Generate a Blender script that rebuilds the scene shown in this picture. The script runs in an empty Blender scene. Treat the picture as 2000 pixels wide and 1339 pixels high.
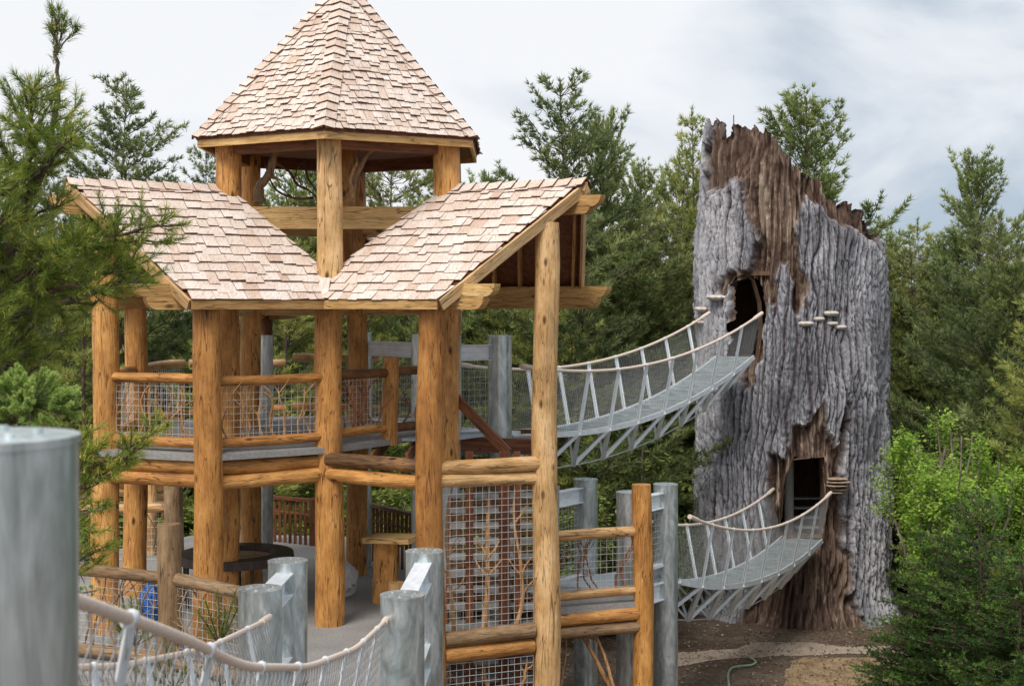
import bpy, math, random
import numpy as np
from mathutils import Vector, Matrix
random.seed(7)
RNG = np.random.default_rng(7)
rad = math.radians
SC = bpy.context.scene
COL = SC.collection
# ------------------------------------------------------------------ camera
F = 2778.0; HOR = 590.0; CZ = 4.87           # focal in photo pixels, horizon row, eye height over the lower deck
cam_d = bpy.data.cameras.new('camera'); cam = bpy.data.objects.new('camera', cam_d); COL.objects.link(cam)
cam.location = (0, 0, CZ); cam.rotation_euler = (rad(90), 0, 0)
cam_d.sensor_width = 36; cam_d.lens = 36*F/2000; cam_d.shift_x = 0; cam_d.shift_y = -(669.5-HOR)/2000
cam_d.clip_start = .1; cam_d.clip_end = 2000
cam_d.dof.use_dof = True; cam_d.dof.focus_distance = 22.5; cam_d.dof.aperture_fstop = 4.5
SC.camera = cam
# ------------------------------------------------------------------ view + world
SC.view_settings.view_transform = 'Standard'; SC.view_settings.look = 'None'
SC.view_settings.exposure = 0.2; SC.view_settings.gamma = 1
W = bpy.data.worlds.new('World'); SC.world = W; W.use_nodes = True
nt = W.node_tree; nt.nodes.clear()
def N(nt, t, **k):
    n = nt.nodes.new(t)
    for a, b in k.items():
        if a in n.inputs.keys() if hasattr(n.inputs, 'keys') else False: n.inputs[a].default_value = b
        else: setattr(n, a, b)
    return n
SUN_EL, SUN_AZ = 52, 205      # degrees, azimuth clockwise from +Y
sky = N(nt, 'ShaderNodeTexSky', sky_type='NISHITA', sun_disc=False, sun_elevation=rad(SUN_EL), sun_rotation=rad(SUN_AZ))
tc = N(nt, 'ShaderNodeTexCoord'); mp = N(nt, 'ShaderNodeMapping'); mp.inputs['Scale'].default_value = (1.8, 1.8, 4.4); mp.inputs['Location'].default_value = (3.3, 1.2, .55)
nz = N(nt, 'ShaderNodeTexNoise'); nz.inputs['Scale'].default_value = 2.1; nz.inputs['Detail'].default_value = 7; nz.inputs['Roughness'].default_value = .52; nz.inputs['Distortion'].default_value = .35
sep = N(nt, 'ShaderNodeSeparateXYZ')
mr = N(nt, 'ShaderNodeMapRange'); mr.inputs[1].default_value = -.02; mr.inputs[2].default_value = .36
mr.interpolation_type = 'SMOOTHSTEP'
mr.inputs[3].default_value = 0.02; mr.inputs[4].default_value = .26
add = N(nt, 'ShaderNodeMath', operation='ADD')
cr = N(nt, 'ShaderNodeValToRGB'); e = cr.color_ramp.elements
e[0].position = .56; e[0].color = (.82, .83, .855, 1); e[1].position = .84; e[1].color = (.42, .50, .59, 1)
el = e.new(.68); el.color = (.70, .735, .785, 1)
b1 = N(nt, 'ShaderNodeBackground'); b1.inputs[1].default_value = .1
b2 = N(nt, 'ShaderNodeBackground'); b2.inputs[1].default_value = 1.0
mx = N(nt, 'ShaderNodeMixShader'); mx.inputs[0].default_value = .96
ow = N(nt, 'ShaderNodeOutputWorld')
L = nt.links.new
L(tc.outputs['Generated'], mp.inputs[0]); L(mp.outputs[0], nz.inputs['Vector']); L(tc.outputs['Generated'], sep.inputs[0])
L(sep.outputs[0], mr.inputs[0]); L(nz.outputs[0], add.inputs[0]); L(mr.outputs[0], add.inputs[1]); L(add.outputs[0], cr.inputs[0])
L(cr.outputs[0], b2.inputs[0]); L(sky.outputs[0], b1.inputs[0]); L(b1.outputs[0], mx.inputs[1]); L(b2.outputs[0], mx.inputs[2]); L(mx.outputs[0], ow.inputs[0])
sd = bpy.data.lights.new('sun', 'SUN'); sd.energy = 2.4; sd.angle = rad(26); sd.color = (1, .95, .88)
sun = bpy.data.objects.new('sun', sd); COL.objects.link(sun)
az, elv = rad(SUN_AZ), rad(SUN_EL)
sdir = Vector((math.sin(az)*math.cos(elv), math.cos(az)*math.cos(elv), math.sin(elv)))
sun.rotation_euler = sdir.to_track_quat('Z', 'Y').to_euler(); sun.location = sdir*60

# ------------------------------------------------------------------ helpers
def P(u, v, Y): return Vector(((u-1000)/F*Y, Y, CZ+(HOR-v)/F*Y))
def X_(u, Y): return (u-1000)/F*Y
WM = {}
def adopt(o, parent, world=None):
    world = world or Matrix.Identity(4)
    COL.objects.link(o)
    if parent is not None:
        o.parent = parent; o.matrix_parent_inverse = WM[parent].inverted()
    o.matrix_basis = world; WM[o] = world.copy()
def tag(o, label=None, cat=None, group=None, kind=None):
    if label: o['label'] = label
    if cat: o['category'] = cat
    if group: o['group'] = group
    if kind: o['kind'] = kind
    return o
def thing(name, loc, label, cat, group=None):
    o = bpy.data.objects.new(name, None); o.empty_display_size = .2
    adopt(o, None, Matrix.Translation(Vector(loc))); return tag(o, label, cat, group)
class MB:
    def __init__(s, axis=None): s.v = []; s.f = []; s.sm = []; s.axis = axis
    def quad(s, pts, sm=False):
        i = len(s.v); s.v += [tuple(p) for p in pts]; s.f.append(tuple(range(i, i+len(pts)))); s.sm.append(sm)
    def box(s, c, ax, ay, az):       # centre and three half-extent vectors
        c = Vector(c); ax = Vector(ax); ay = Vector(ay); az = Vector(az); i = len(s.v)
        for a in (-1, 1):
            for b in (-1, 1):
                for d in (-1, 1): s.v.append(tuple(c+ax*a+ay*b+az*d))
        q = [(0,1,3,2), (4,6,7,5), (0,4,5,1), (2,3,7,6), (0,2,6,4), (1,5,7,3)]
        if ax.cross(ay).dot(az) < 0: q = [t[::-1] for t in q]
        s.f += [tuple(i+k for k in t) for t in q]; s.sm += [False]*6
    def bar(s, p, q, w, h, up=(0, 0, 1)):    # rectangular bar p->q, width w, height h
        p = Vector(p); q = Vector(q); d = (q-p); L_ = d.length
        if L_ < 1e-6: return
        d /= L_; s.axis = s.axis or d.copy(); up = Vector(up); sd_ = d.cross(up)
        if sd_.length < 1e-4: sd_ = d.cross(Vector((0, 1, 0)))
        sd_.normalize(); u2 = sd_.cross(d)
        s.box((p+q)/2, d*L_/2, sd_*w/2, u2*h/2)
    def tube(s, pts, r, n=6, caps=True, sm=True):
        pts = [Vector(p) for p in pts]; m = len(pts)
        if not hasattr(r, '__len__'): r = [r]*m
        base = len(s.v); prev = None
        for k, p in enumerate(pts):
            d = (pts[min(k+1, m-1)]-pts[max(k-1, 0)]).normalized()
            if prev is None:
                a = d.orthogonal().normalized()
            else:
                a = (prev-d*prev.dot(d))
                a = a.normalized() if a.length > 1e-5 else d.orthogonal().normalized()
            prev = a; b = d.cross(a)
            for j in range(n):
                t = 2*math.pi*j/n; s.v.append(tuple(p+(a*math.cos(t)+b*math.sin(t))*r[k]))
        for k in range(m-1):
            for j in range(n):
                j2 = (j+1) % n; s.f.append((base+k*n+j, base+k*n+j2, base+(k+1)*n+j2, base+(k+1)*n+j)); s.sm.append(sm)
        if caps:
            s.quad([s.v[base+j] for j in range(n)][::-1]); s.quad([s.v[base+(m-1)*n+j] for j in range(n)])
    def poly(s, pts, thick):         # flat polygon extruded along a vector
        n = len(pts); pts = [Vector(p) for p in pts]; t = Vector(thick)
        nn = Vector((0, 0, 0))
        for k in range(n): nn += pts[k].cross(pts[(k+1) % n])
        if nn.dot(t) < 0: pts = pts[::-1]
        i = len(s.v); s.v += [tuple(p) for p in pts]+[tuple(p+t) for p in pts]
        s.f.append(tuple(i+k for k in range(n))[::-1]); s.f.append(tuple(i+n+k for k in range(n))); s.sm += [False]*2
        for k in range(n):
            k2 = (k+1) % n; s.f.append((i+k, i+k2, i+n+k2, i+n+k)); s.sm.append(False)
    def build(s, name, mat, parent=None, attr=None):
        me = bpy.data.meshes.new(name); vv = np.array(s.v, dtype=float).reshape(-1, 3)
        c = (vv.min(0)+vv.max(0))/2 if len(vv) else np.zeros(3); rot = Matrix.Identity(4)
        if s.axis is not None: rot = Vector(s.axis).to_track_quat('Z', 'Y').to_matrix().to_4x4()     # local Z runs along the grain
        me.from_pydata(((vv-c) @ np.array(rot.to_3x3())).tolist(), [], s.f); me.polygons.foreach_set('use_smooth', s.sm)
        me.materials.append(mat); me.update()
        if attr is not None:
            ca = me.attributes.new('tone', 'FLOAT', 'FACE'); ca.data.foreach_set('value', attr)
        o = bpy.data.objects.new(name, me); adopt(o, parent, Matrix.Translation(Vector(c)) @ rot); return o
def np_mesh(name, V, Fc, mat, smooth=False, attr=None, vattr=None):
    me = bpy.data.meshes.new(name); k = Fc.shape[1]
    me.vertices.add(len(V)); me.vertices.foreach_set('co', V.astype(np.float32).ravel())
    me.loops.add(Fc.size); me.loops.foreach_set('vertex_index', Fc.astype(np.int32).ravel())
    me.polygons.add(len(Fc)); me.polygons.foreach_set('loop_start', np.arange(0, Fc.size, k, dtype=np.int32))
    me.polygons.foreach_set('loop_total', np.full(len(Fc), k, dtype=np.int32))
    me.polygons.foreach_set('use_smooth', np.full(len(Fc), smooth))
    me.update(calc_edges=True)
    if attr is not None:
        a = me.attributes.new('tone', 'FLOAT', 'FACE'); a.data.foreach_set('value', attr.astype(np.float32))
    for nm, vals in (vattr or {}).items():
        a = me.attributes.new(nm, 'FLOAT', 'POINT'); a.data.foreach_set('value', vals.astype(np.float32))
    me.materials.append(mat); return me
# vectorised lattice noise -------------------------------------------------
def _h(i, j, s):
    n = (i*374761393 + j*668265263 + s*982451653) & 0xffffffff
    n = ((n ^ (n >> 13))*1274126177) & 0xffffffff
    return ((n ^ (n >> 16)) & 0xffff)/65535.0
def vn(x, y, s=0):
    i = np.floor(x).astype(np.int64); j = np.floor(y).astype(np.int64); fx = x-i; fy = y-j
    fx = fx*fx*(3-2*fx); fy = fy*fy*(3-2*fy)
    return (_h(i, j, s)*(1-fx)+_h(i+1, j, s)*fx)*(1-fy)+(_h(i, j+1, s)*(1-fx)+_h(i+1, j+1, s)*fx)*fy
def fbm(x, y, s=0, o=4):
    t = 0; a = .5; tot = 0
    for k in range(o):
        t = t+a*vn(x*2**k, y*2**k, s+k*17); tot += a; a *= .5
    return t/tot
def inpoly(x, y, poly):
    r = np.zeros(x.shape, bool); n = len(poly)
    for k in range(n):
        x1, y1 = poly[k]; x2, y2 = poly[(k+1) % n]
        if y1 == y2: continue
        c = ((y1 > y) != (y2 > y)) & (x < (x2-x1)*(y-y1)/(y2-y1)+x1); r ^= c
    return r
# ------------------------------------------------------------------ materials
def newmat(name, rough=.6, metal=0, spec=.4):
    m = bpy.data.materials.new(name); m.use_nodes = True; b = m.node_tree.nodes['Principled BSDF']
    b.inputs['Roughness'].default_value = rough; b.inputs['Metallic'].default_value = metal; b.inputs['Specular IOR Level'].default_value = spec
    return m, m.node_tree, b
def coords(nt, scale, rnd=True):
    tc = nt.nodes.new('ShaderNodeTexCoord'); mp = nt.nodes.new('ShaderNodeMapping'); mp.inputs['Scale'].default_value = scale
    if rnd:
        oi = nt.nodes.new('ShaderNodeObjectInfo'); ml = nt.nodes.new('ShaderNodeVectorMath'); ml.operation = 'SCALE'
        cb = nt.nodes.new('ShaderNodeCombineXYZ')
        for k in range(3): nt.links.new(oi.outputs['Random'], cb.inputs[k])
        ml.inputs['Scale'].default_value = 40; nt.links.new(cb.outputs[0], ml.inputs[0])
        ad = nt.nodes.new('ShaderNodeVectorMath'); nt.links.new(tc.outputs['Object'], ad.inputs[0]); nt.links.new(ml.outputs[0], ad.inputs[1])
        nt.links.new(ad.outputs[0], mp.inputs[0])
    else: nt.links.new(tc.outputs['Object'], mp.inputs[0])
    return mp.outputs[0]
def noise(nt, vec, scale, detail=4, rough=.55, dist=0):
    n = nt.nodes.new('ShaderNodeTexNoise'); n.inputs['Scale'].default_value = scale; n.inputs['Detail'].default_value = detail
    n.inputs['Roughness'].default_value = rough; n.inputs['Distortion'].default_value = dist; nt.links.new(vec, n.inputs['Vector']); return n.outputs[0]
def ramp(nt, fac, stops):
    r = nt.nodes.new('ShaderNodeValToRGB'); e = r.color_ramp.elements
    while len(e) < len(stops): e.new(.5)
    for k, (p, c) in enumerate(stops): e[k].position = p; e[k].color = (c+(1,)) if len(c) == 3 else c
    nt.links.new(fac, r.inputs[0]); return r.outputs[0]
def mixc(nt, fac, a, b, mode='MIX'):
    m = nt.nodes.new('ShaderNodeMix'); m.data_type = 'RGBA'; m.blend_type = mode
    for s, x in ((0, fac), (6, a), (7, b)):
        if isinstance(x, (int, float)): m.inputs[s].default_value = x
        elif isinstance(x, tuple): m.inputs[s].default_value = x+(1,)
        else: nt.links.new(x, m.inputs[s])
    return m.outputs[2]
def bump(nt, b, h, dist, strength=1):
    n = nt.nodes.new('ShaderNodeBump'); n.inputs['Distance'].default_value = dist; n.inputs['Strength'].default_value = strength
    nt.links.new(h, n.inputs['Height']); nt.links.new(n.outputs[0], b.inputs['Normal'])
G = lambda v: (v, v, v)
def mat_log(name, light, mid, dark, rough=.5, knot=True, sc=1, mott=.6):
    m, nt, b = newmat(name, rough, spec=.35)
    v = coords(nt, (7*sc, 7*sc, .9*sc)); fib = noise(nt, v, 3.2, 8, .65, .4)
    v2 = coords(nt, (2.2, 2.2, 1.1)); big = noise(nt, v2, 1.6, 4, .6)
    v3 = coords(nt, (22*sc, 22*sc, 1.6*sc)); fine = noise(nt, v3, 3, 4, .6)
    c = ramp(nt, fib, [(.32, dark), (.43, mid), (.58, light)])
    c2 = ramp(nt, big, [(.34, tuple(x*.5 for x in mid)), (.5, mid), (.66, tuple(min(1, x*1.15) for x in light))])
    c = mixc(nt, mott, c, c2)
    c = mixc(nt, ramp(nt, fine, [(.31, G(.7)), (.42, G(0))]), c, tuple(x*.7 for x in dark))
    vs = coords(nt, (34*sc, 34*sc, 3.2*sc)); chk = noise(nt, vs, 1.7, 3, .7, .6); c = mixc(nt, ramp(nt, chk, [(.60, G(0)), (.72, G(.7))]), c, tuple(x*.6 for x in dark))
    oi = nt.nodes.new('ShaderNodeObjectInfo'); c = mixc(nt, 1, c, ramp(nt, oi.outputs['Random'], [(0, (.70, .62, .55)), (.35, (.88, .82, .76)), (.65, (1, .97, .94)), (1, (1.08, 1.08, 1.1))]), 'MULTIPLY')
    v6 = coords(nt, (5.5, 5.5, .42)); n6 = noise(nt, v6, 1.5, 2, .5, .5); c = mixc(nt, ramp(nt, n6, [(.488, G(0)), (.498, G(.85)), (.503, G(.85)), (.512, G(0))]), c, tuple(x*.35 for x in dark))
    if knot:
        v4 = coords(nt, (3.4, 3.4, 1.5)); vo = nt.nodes.new('ShaderNodeTexVoronoi'); vo.inputs['Scale'].default_value = 1.25; nt.links.new(v4, vo.inputs['Vector'])
        kn = nt.nodes.new('ShaderNodeMath'); kn.operation = 'MULTIPLY'; kr = ramp(nt, vo.outputs['Distance'], [(.05, G(1)), (.10, G(.75)), (.17, G(0))]); ks = nt.nodes.new('ShaderNodeSeparateColor'); nt.links.new(vo.outputs['Color'], ks.inputs[0]); kp = ramp(nt, ks.outputs[0], [(.5, G(0)), (.52, G(1))]); nt.links.new(kr, kn.inputs[0]); nt.links.new(kp, kn.inputs[1]); k = kn.outputs[0]
        c = mixc(nt, k, c, tuple(x*.35 for x in dark))
        v5 = coords(nt, (12, 12, 2.2)); n5 = noise(nt, v5, 2.2, 3, .5); sp = ramp(nt, n5, [(.64, G(0)), (.71, G(.6))])
        c = mixc(nt, sp, c, tuple(x*.7 for x in dark))
    nt.links.new(c, b.inputs['Base Color']); bump(nt, b, fib, .022, .9); return m
M = {}
M['log'] = mat_log('honey_log', (.76, .415, .135), (.55, .255, .068), (.23, .082, .02))
M['log_pale'] = mat_log('pale_log', (.80, .56, .30), (.62, .37, .15), (.30, .14, .045))
M['log_old'] = mat_log('weathered_log', (.46, .33, .20), (.30, .195, .105), (.13, .075, .035))
M['log_dark'] = mat_log('dark_stained_log', (.30, .14, .05), (.17, .07, .022), (.07, .028, .01))
M['log_char'] = mat_log('scorched_log', (.34, .18, .07), (.11, .06, .03), (.025, .016, .01))
M['timber'] = mat_log('sawn_timber', (.72, .48, .21), (.58, .35, .125), (.36, .19, .06), sc=.8, mott=.3)
M['timber_pale'] = mat_log('pale_sawn_timber', (.82, .60, .34), (.70, .46, .22), (.46, .28, .12), sc=.6, mott=.3)
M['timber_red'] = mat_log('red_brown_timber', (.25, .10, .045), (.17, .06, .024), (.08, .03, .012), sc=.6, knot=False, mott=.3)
M['twig'] = mat_log('peeled_branch', (.60, .38, .19), (.42, .22, .09), (.22, .10, .04), knot=False)
M['twig_red'] = mat_log('reddish_branch', (.42, .19, .10), (.28, .11, .055), (.13, .05, .03), knot=False)
M['twig_grey'] = mat_log('grey_branch', (.30, .26, .22), (.19, .16, .13), (.09, .075, .06), knot=False)
def mat_shingle():
    m, nt, b = newmat('cedar_shingle', .75, spec=.2)
    at = nt.nodes.new('ShaderNodeAttribute'); at.attribute_name = 'tone'
    c = ramp(nt, at.outputs['Fac'], [(0, (.12, .055, .035)), (.16, (.26, .13, .085)), (.34, (.68, .53, .43)), (.65, (.77, .66, .575)), (1, (.82, .74, .68))])  # lowest tones: darker end grain, with the shade at the butts painted in
    v = coords(nt, (3, 3, 3), False); n1 = noise(nt, coords(nt, (30, 7, 2.5), False), 1.6, 6, .7, .2); n2 = noise(nt, v, .7, 3)
    c = mixc(nt, .8, c, ramp(nt, n1, [(.34, (.60, .50, .44)), (.50, (.96, .95, .94)), (.7, G(1.0))]), 'MULTIPLY')
    c = mixc(nt, .55, c, ramp(nt, n2, [(.35, (.80, .72, .68)), (.6, (1, 1, 1))]), 'MULTIPLY')
    nt.links.new(c, b.inputs['Base Color']); bump(nt, b, n1, .008, .8); return m
M['shingle'] = mat_shingle()
def mat_steel(name, a, bb, metal=.55, rough=.42, sc=5):
    m, nt, b = newmat(name, rough, metal, .5)
    v = coords(nt, (1.5, 1.5, .5)); n1 = noise(nt, v, sc, 6, .62, 2.2); n2 = noise(nt, v, sc*7, 3, .5)
    c = ramp(nt, n1, [(.33, bb), (.5, tuple((x+y)/2 for x, y in zip(a, bb))), (.66, a)])
    c = mixc(nt, .35, c, ramp(nt, n2, [(.35, G(.6)), (.65, G(1))]), 'MULTIPLY')
    nt.links.new(c, b.inputs['Base Color'])
    r = nt.nodes.new('ShaderNodeMapRange'); r.inputs[3].default_value = rough-.12; r.inputs[4].default_value = rough+.22; nt.links.new(n1, r.inputs[0]); nt.links.new(r.outputs[0], b.inputs['Roughness'])
    bump(nt, b, n2, .0006, .3); return m
M['steel'] = mat_steel('galvanised_steel', (.80, .86, .87), (.40, .475, .475), .72, .29, 3.0)
M['steel_light'] = mat_steel('bright_galvanised_steel', (.90, .93, .95), (.78, .82, .85), .2, .45, 1.6)
M['steel_dark'] = mat_steel('dark_steel', (.09, .06, .045), (.035, .02, .015), .3, .5)
M['net'] = mat_steel('net_wire', (.50, .50, .50), (.34, .34, .34), .4, .5)
M['wire'] = mat_steel('wire', (.74, .74, .73), (.55, .56, .56), .3, .5)
def mat_noise(name, cols, sc=3, rough=.8, bd=0, detail=5, dist=0, spec=.3, stretch=(1, 1, 1), fine=None):
    m, nt, b = newmat(name, rough, 0, spec); v = coords(nt, stretch, False); n = noise(nt, v, sc, detail, .6, dist)
    k = len(cols); c = ramp(nt, n, [(.3+.4*i/(k-1), cols[i]) for i in range(k)])
    if fine:
        n2 = noise(nt, v, fine, 3, .7); c = mixc(nt, .6, c, ramp(nt, n2, [(.32, G(.45)), (.6, G(1)), (.75, G(1))]), 'MULTIPLY')
        if bd: bump(nt, b, n2, bd)
    elif bd: bump(nt, b, n, bd)
    nt.links.new(c, b.inputs['Base Color']); return m
M['rope'] = mat_noise('rope', [(.66, .52, .42), (.84, .71, .61)], 60, .85, .004)
M['deck'] = mat_noise('grey_deck', [(.26, .25, .24), (.36, .35, .335)], .9, .8, .001, 6, fine=30)
M['tread'] = mat_noise('tread', [(.32, .31, .30), (.42, .41, .40)], 2, .8)
M['deck_blue'] = mat_steel('grating', (.50, .56, .60), (.36, .42, .46), .3, .5)
M['dirt'] = mat_noise('dirt', [(.085, .06, .046), (.15, .11, .082), (.26, .20, .155)], .6, .95, .05, 8, .5, .1, fine=9)
M['sand'] = mat_noise('sandy_path', [(.38, .30, .23), (.56, .46, .37)], 1.2, .95, .02, 6, fine=22, spec=.1)
M['mulch'] = mat_noise('mulch', [(.24, .16, .09), (.44, .31, .18), (.56, .41, .27)], 2.5, .95, .05, 6, fine=26, spec=.1)
M['floor_green'] = mat_noise('forest_floor', [(.03, .045, .015), (.06, .08, .03)], .5, .95, .1, 6, fine=4, spec=.1)
M['bag'] = mat_noise('plastic_bag', [(.45, .46, .48), (.62, .63, .65)], 6, .3, .01)
M['blue'] = mat_noise('blue_plastic', [(.02, .10, .35), (.03, .14, .45)], 4, .4)
M['hose'] = mat_noise('hose', [(.30, .42, .24), (.40, .52, .32)], 4, .5)
M['bud'] = mat_noise('pine_buds', [(.50, .40, .10), (.66, .52, .16)], 5, .7)
M['fungus'] = mat_noise('fungus', [(.36, .27, .22), (.62, .56, .50), (.72, .68, .62)], 7, .8, .01, stretch=(1, 1, 3))
M['fungus_brown'] = mat_noise('brown_fungus', [(.20, .12, .08), (.52, .40, .30)], 9, .8, .01, stretch=(1, 1, 5))
M['pillar'] = mat_noise('pale_pillar', [(.36, .35, .33), (.44, .43, .41)], 3, .7)
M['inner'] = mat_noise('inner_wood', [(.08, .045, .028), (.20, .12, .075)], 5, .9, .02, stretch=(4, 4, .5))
def mat_leaf(name, dark, mid, light, trans=.25):
    m, nt, b = newmat(name, .6, 0, .25)
    at = nt.nodes.new('ShaderNodeAttribute'); at.attribute_name = 'tone'
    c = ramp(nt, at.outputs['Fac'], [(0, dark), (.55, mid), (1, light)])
    nt.links.new(c, b.inputs['Base Color'])
    tr = nt.nodes.new('ShaderNodeBsdfTranslucent'); nt.links.new(c, tr.inputs[0]); ms = nt.nodes.new('ShaderNodeMixShader'); ms.inputs[0].default_value = trans
    nt.links.new(b.outputs[0], ms.inputs[1]); nt.links.new(tr.outputs[0], ms.inputs[2]); nt.links.new(ms.outputs[0], nt.nodes['Material Output'].inputs[0]); return m
M['needle'] = mat_leaf('pine_needles', (0.076, 0.113, 0.039), (0.200, 0.259, 0.083), (0.416, 0.472, 0.152), .3)
M['needle_blue'] = mat_leaf('dark_pine_needles', (0.070, 0.105, 0.044), (0.169, 0.220, 0.083), (0.356, 0.396, 0.152), .3)
M['needle_olive'] = mat_leaf('olive_needles', (0.087, 0.104, 0.039), (0.213, 0.241, 0.085), (0.412, 0.427, 0.170), .3)
M['needle_fore'] = mat_leaf('white_pine_needles', (.05, .09, .013), (.185, .265, .04), (.48, .50, .10), .4)
M['fir'] = mat_leaf('fir_needles', (.010, .032, .008), (.052, .125, .026), (.27, .44, .09), .3)
M['leaf'] = mat_leaf('young_leaves', (.12, .22, .025), (.27, .43, .06), (.48, .66, .13), .45)
M['leaf_dull'] = mat_leaf('shrub_leaves', (0.083, 0.130, 0.034), (0.216, 0.274, 0.068), (0.449, 0.472, 0.138), .35)
M['bark'] = mat_log('tree_bark', (.20, .15, .12), (.12, .085, .065), (.05, .035, .025), knot=False)
def mat_stump():
    m, nt, b = newmat('stump_bark', .85, 0, .2)
    at = nt.nodes.new('ShaderNodeAttribute'); at.attribute_name = 'wood'; ah = nt.nodes.new('ShaderNodeAttribute'); ah.attribute_name = 'ridge'
    v = coords(nt, (1, 1, .28), False); n1 = noise(nt, v, 3.0, 6, .65, .6); n2 = noise(nt, coords(nt, (1, 1, .5), False), 22, 4, .65); n3 = noise(nt, coords(nt, (1, 1, .12), False), 9, 5, .6, .8)
    nl = noise(nt, coords(nt, (1, 1, .5), False), .8, 3, .5); nm = nt.nodes.new('ShaderNodeMath'); nm.operation = 'MULTIPLY_ADD'; nm.inputs[1].default_value = 1.1; nt.links.new(nl, nm.inputs[0]); nb2 = nt.nodes.new('ShaderNodeMath'); nb2.operation = 'MULTIPLY_ADD'; nb2.inputs[1].default_value = .75; nt.links.new(n1, nb2.inputs[0]); nt.links.new(nm.outputs[0], nb2.inputs[2]); nm.inputs[2].default_value = -.42
    bark = ramp(nt, nb2.outputs[0], [(.3, (.15, .155, .175)), (.48, (.28, .285, .315)), (.68, (.51, .505, .54))])
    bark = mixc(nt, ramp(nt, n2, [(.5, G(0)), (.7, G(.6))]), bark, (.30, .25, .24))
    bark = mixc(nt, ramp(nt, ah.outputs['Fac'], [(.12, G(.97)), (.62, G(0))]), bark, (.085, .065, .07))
    wood = ramp(nt, n3, [(.32, (.06, .038, .03)), (.47, (.15, .098, .075)), (.59, (.27, .195, .15)), (.72, (.52, .43, .34))])
    nb = noise(nt, coords(nt, (1, 1, .35), False), 1.1, 3, .5)
    wood = mixc(nt, ramp(nt, nb, [(.40, G(.65)), (.58, G(0))]), wood, (.085, .05, .036))
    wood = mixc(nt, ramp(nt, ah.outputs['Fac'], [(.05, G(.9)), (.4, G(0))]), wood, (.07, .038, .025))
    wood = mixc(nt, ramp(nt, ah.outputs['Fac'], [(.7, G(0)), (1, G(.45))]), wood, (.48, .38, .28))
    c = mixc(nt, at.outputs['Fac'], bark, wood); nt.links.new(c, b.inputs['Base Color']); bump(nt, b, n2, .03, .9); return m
M['stump'] = mat_stump()

M['chips'] = mat_leaf('wood_chips', (.05, .035, .025), (.20, .13, .08), (.45, .36, .26), 0)
# log: mesh along local Z, wobbling surface, placed by its matrix
def log(name, p0, p1, r0, r1=None, parent=None, mat='log', n=22, wob=.035, seg=.14, bend=0):
    r1 = r1 or r0; p0 = Vector(p0); p1 = Vector(p1); d = p1-p0; Lh = d.length
    m = max(3, int(Lh/seg)); sd_ = random.randint(0, 9999)
    t = np.linspace(0, 1, m+1)[:, None]; a = (np.arange(n)/n*2*math.pi)[None, :]
    R = r0+(r1-r0)*t+0*a
    R = R*(1+wob*2*(fbm(np.cos(a)*1.3+9+0*t, np.sin(a)*1.3+t*Lh*1.1+5, sd_, 3)-.5)*2)
    R = R*(1+wob*.7*(vn(a*3.2+0*t, t*Lh*5, sd_+5)-.5))
    R[0] *= .97; R[-1] *= .97
    bx = bend*np.sin(t*math.pi)+.02*np.sin(t*Lh*1.3+sd_); by = .02*np.cos(t*Lh*1.1+sd_)
    V = np.stack([np.cos(a)*R+bx, np.sin(a)*R+by, t*Lh+0*a], -1).reshape(-1, 3)
    k = len(V); V = np.vstack([V, V[:n], V[m*n:(m+1)*n]]); V = V-np.array([0, 0, Lh/2])
    fs = []
    for i in range(m):
        for j in range(n): fs.append((i*n+j, i*n+(j+1) % n, (i+1)*n+(j+1) % n, (i+1)*n+j))
    ns = len(fs); fs.append(tuple(range(k, k+n))[::-1]); fs.append(tuple(range(k+n, k+2*n)))
    me = bpy.data.meshes.new(name); me.from_pydata(V.tolist(), [], fs); me.polygons.foreach_set('use_smooth', [True]*ns+[False]*2)
    me.materials.append(M[mat]); o = bpy.data.objects.new(name, me)
    mw = Matrix.Translation((p0+p1)/2) @ d.to_track_quat('Z', 'Y').to_matrix().to_4x4() @ Matrix.Rotation(random.uniform(0, 6), 4, 'Z')
    adopt(o, parent, mw); return o
def pipe(name, p0, p1, r, parent, mat='steel', bolts=False, n=40):     # steel pipe with a cap plate
    mb = MB(); p0 = Vector(p0); p1 = Vector(p1)
    mb.tube([p0, p1-Vector((0, 0, .02))], r, n); mb.tube([p1-Vector((0, 0, .019)), p1], r*1.02, n)
    if bolts:
        for k in range(6):
            t = k*math.pi/3+.4; q = p1+Vector((math.cos(t), math.sin(t), 0))*r*.6; mb.tube([q-Vector((0, 0, .001)), q+Vector((0, 0, .012))], .014, 6)
    return mb.build(name, M[mat], parent)
def ibeam(p, q, h, w, parent, name='steel_beam', mat='steel_light'):
    mb = MB(); p = Vector(p); q = Vector(q); z = Vector((0, 0, 1))
    mb.bar(p+z*(h/2-.007), q+z*(h/2-.007), w, .014); mb.bar(p-z*(h/2-.007), q-z*(h/2-.007), w, .014); mb.bar(p, q, .012, h-.028)
    return mb.build(name, M[mat], parent)
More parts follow.
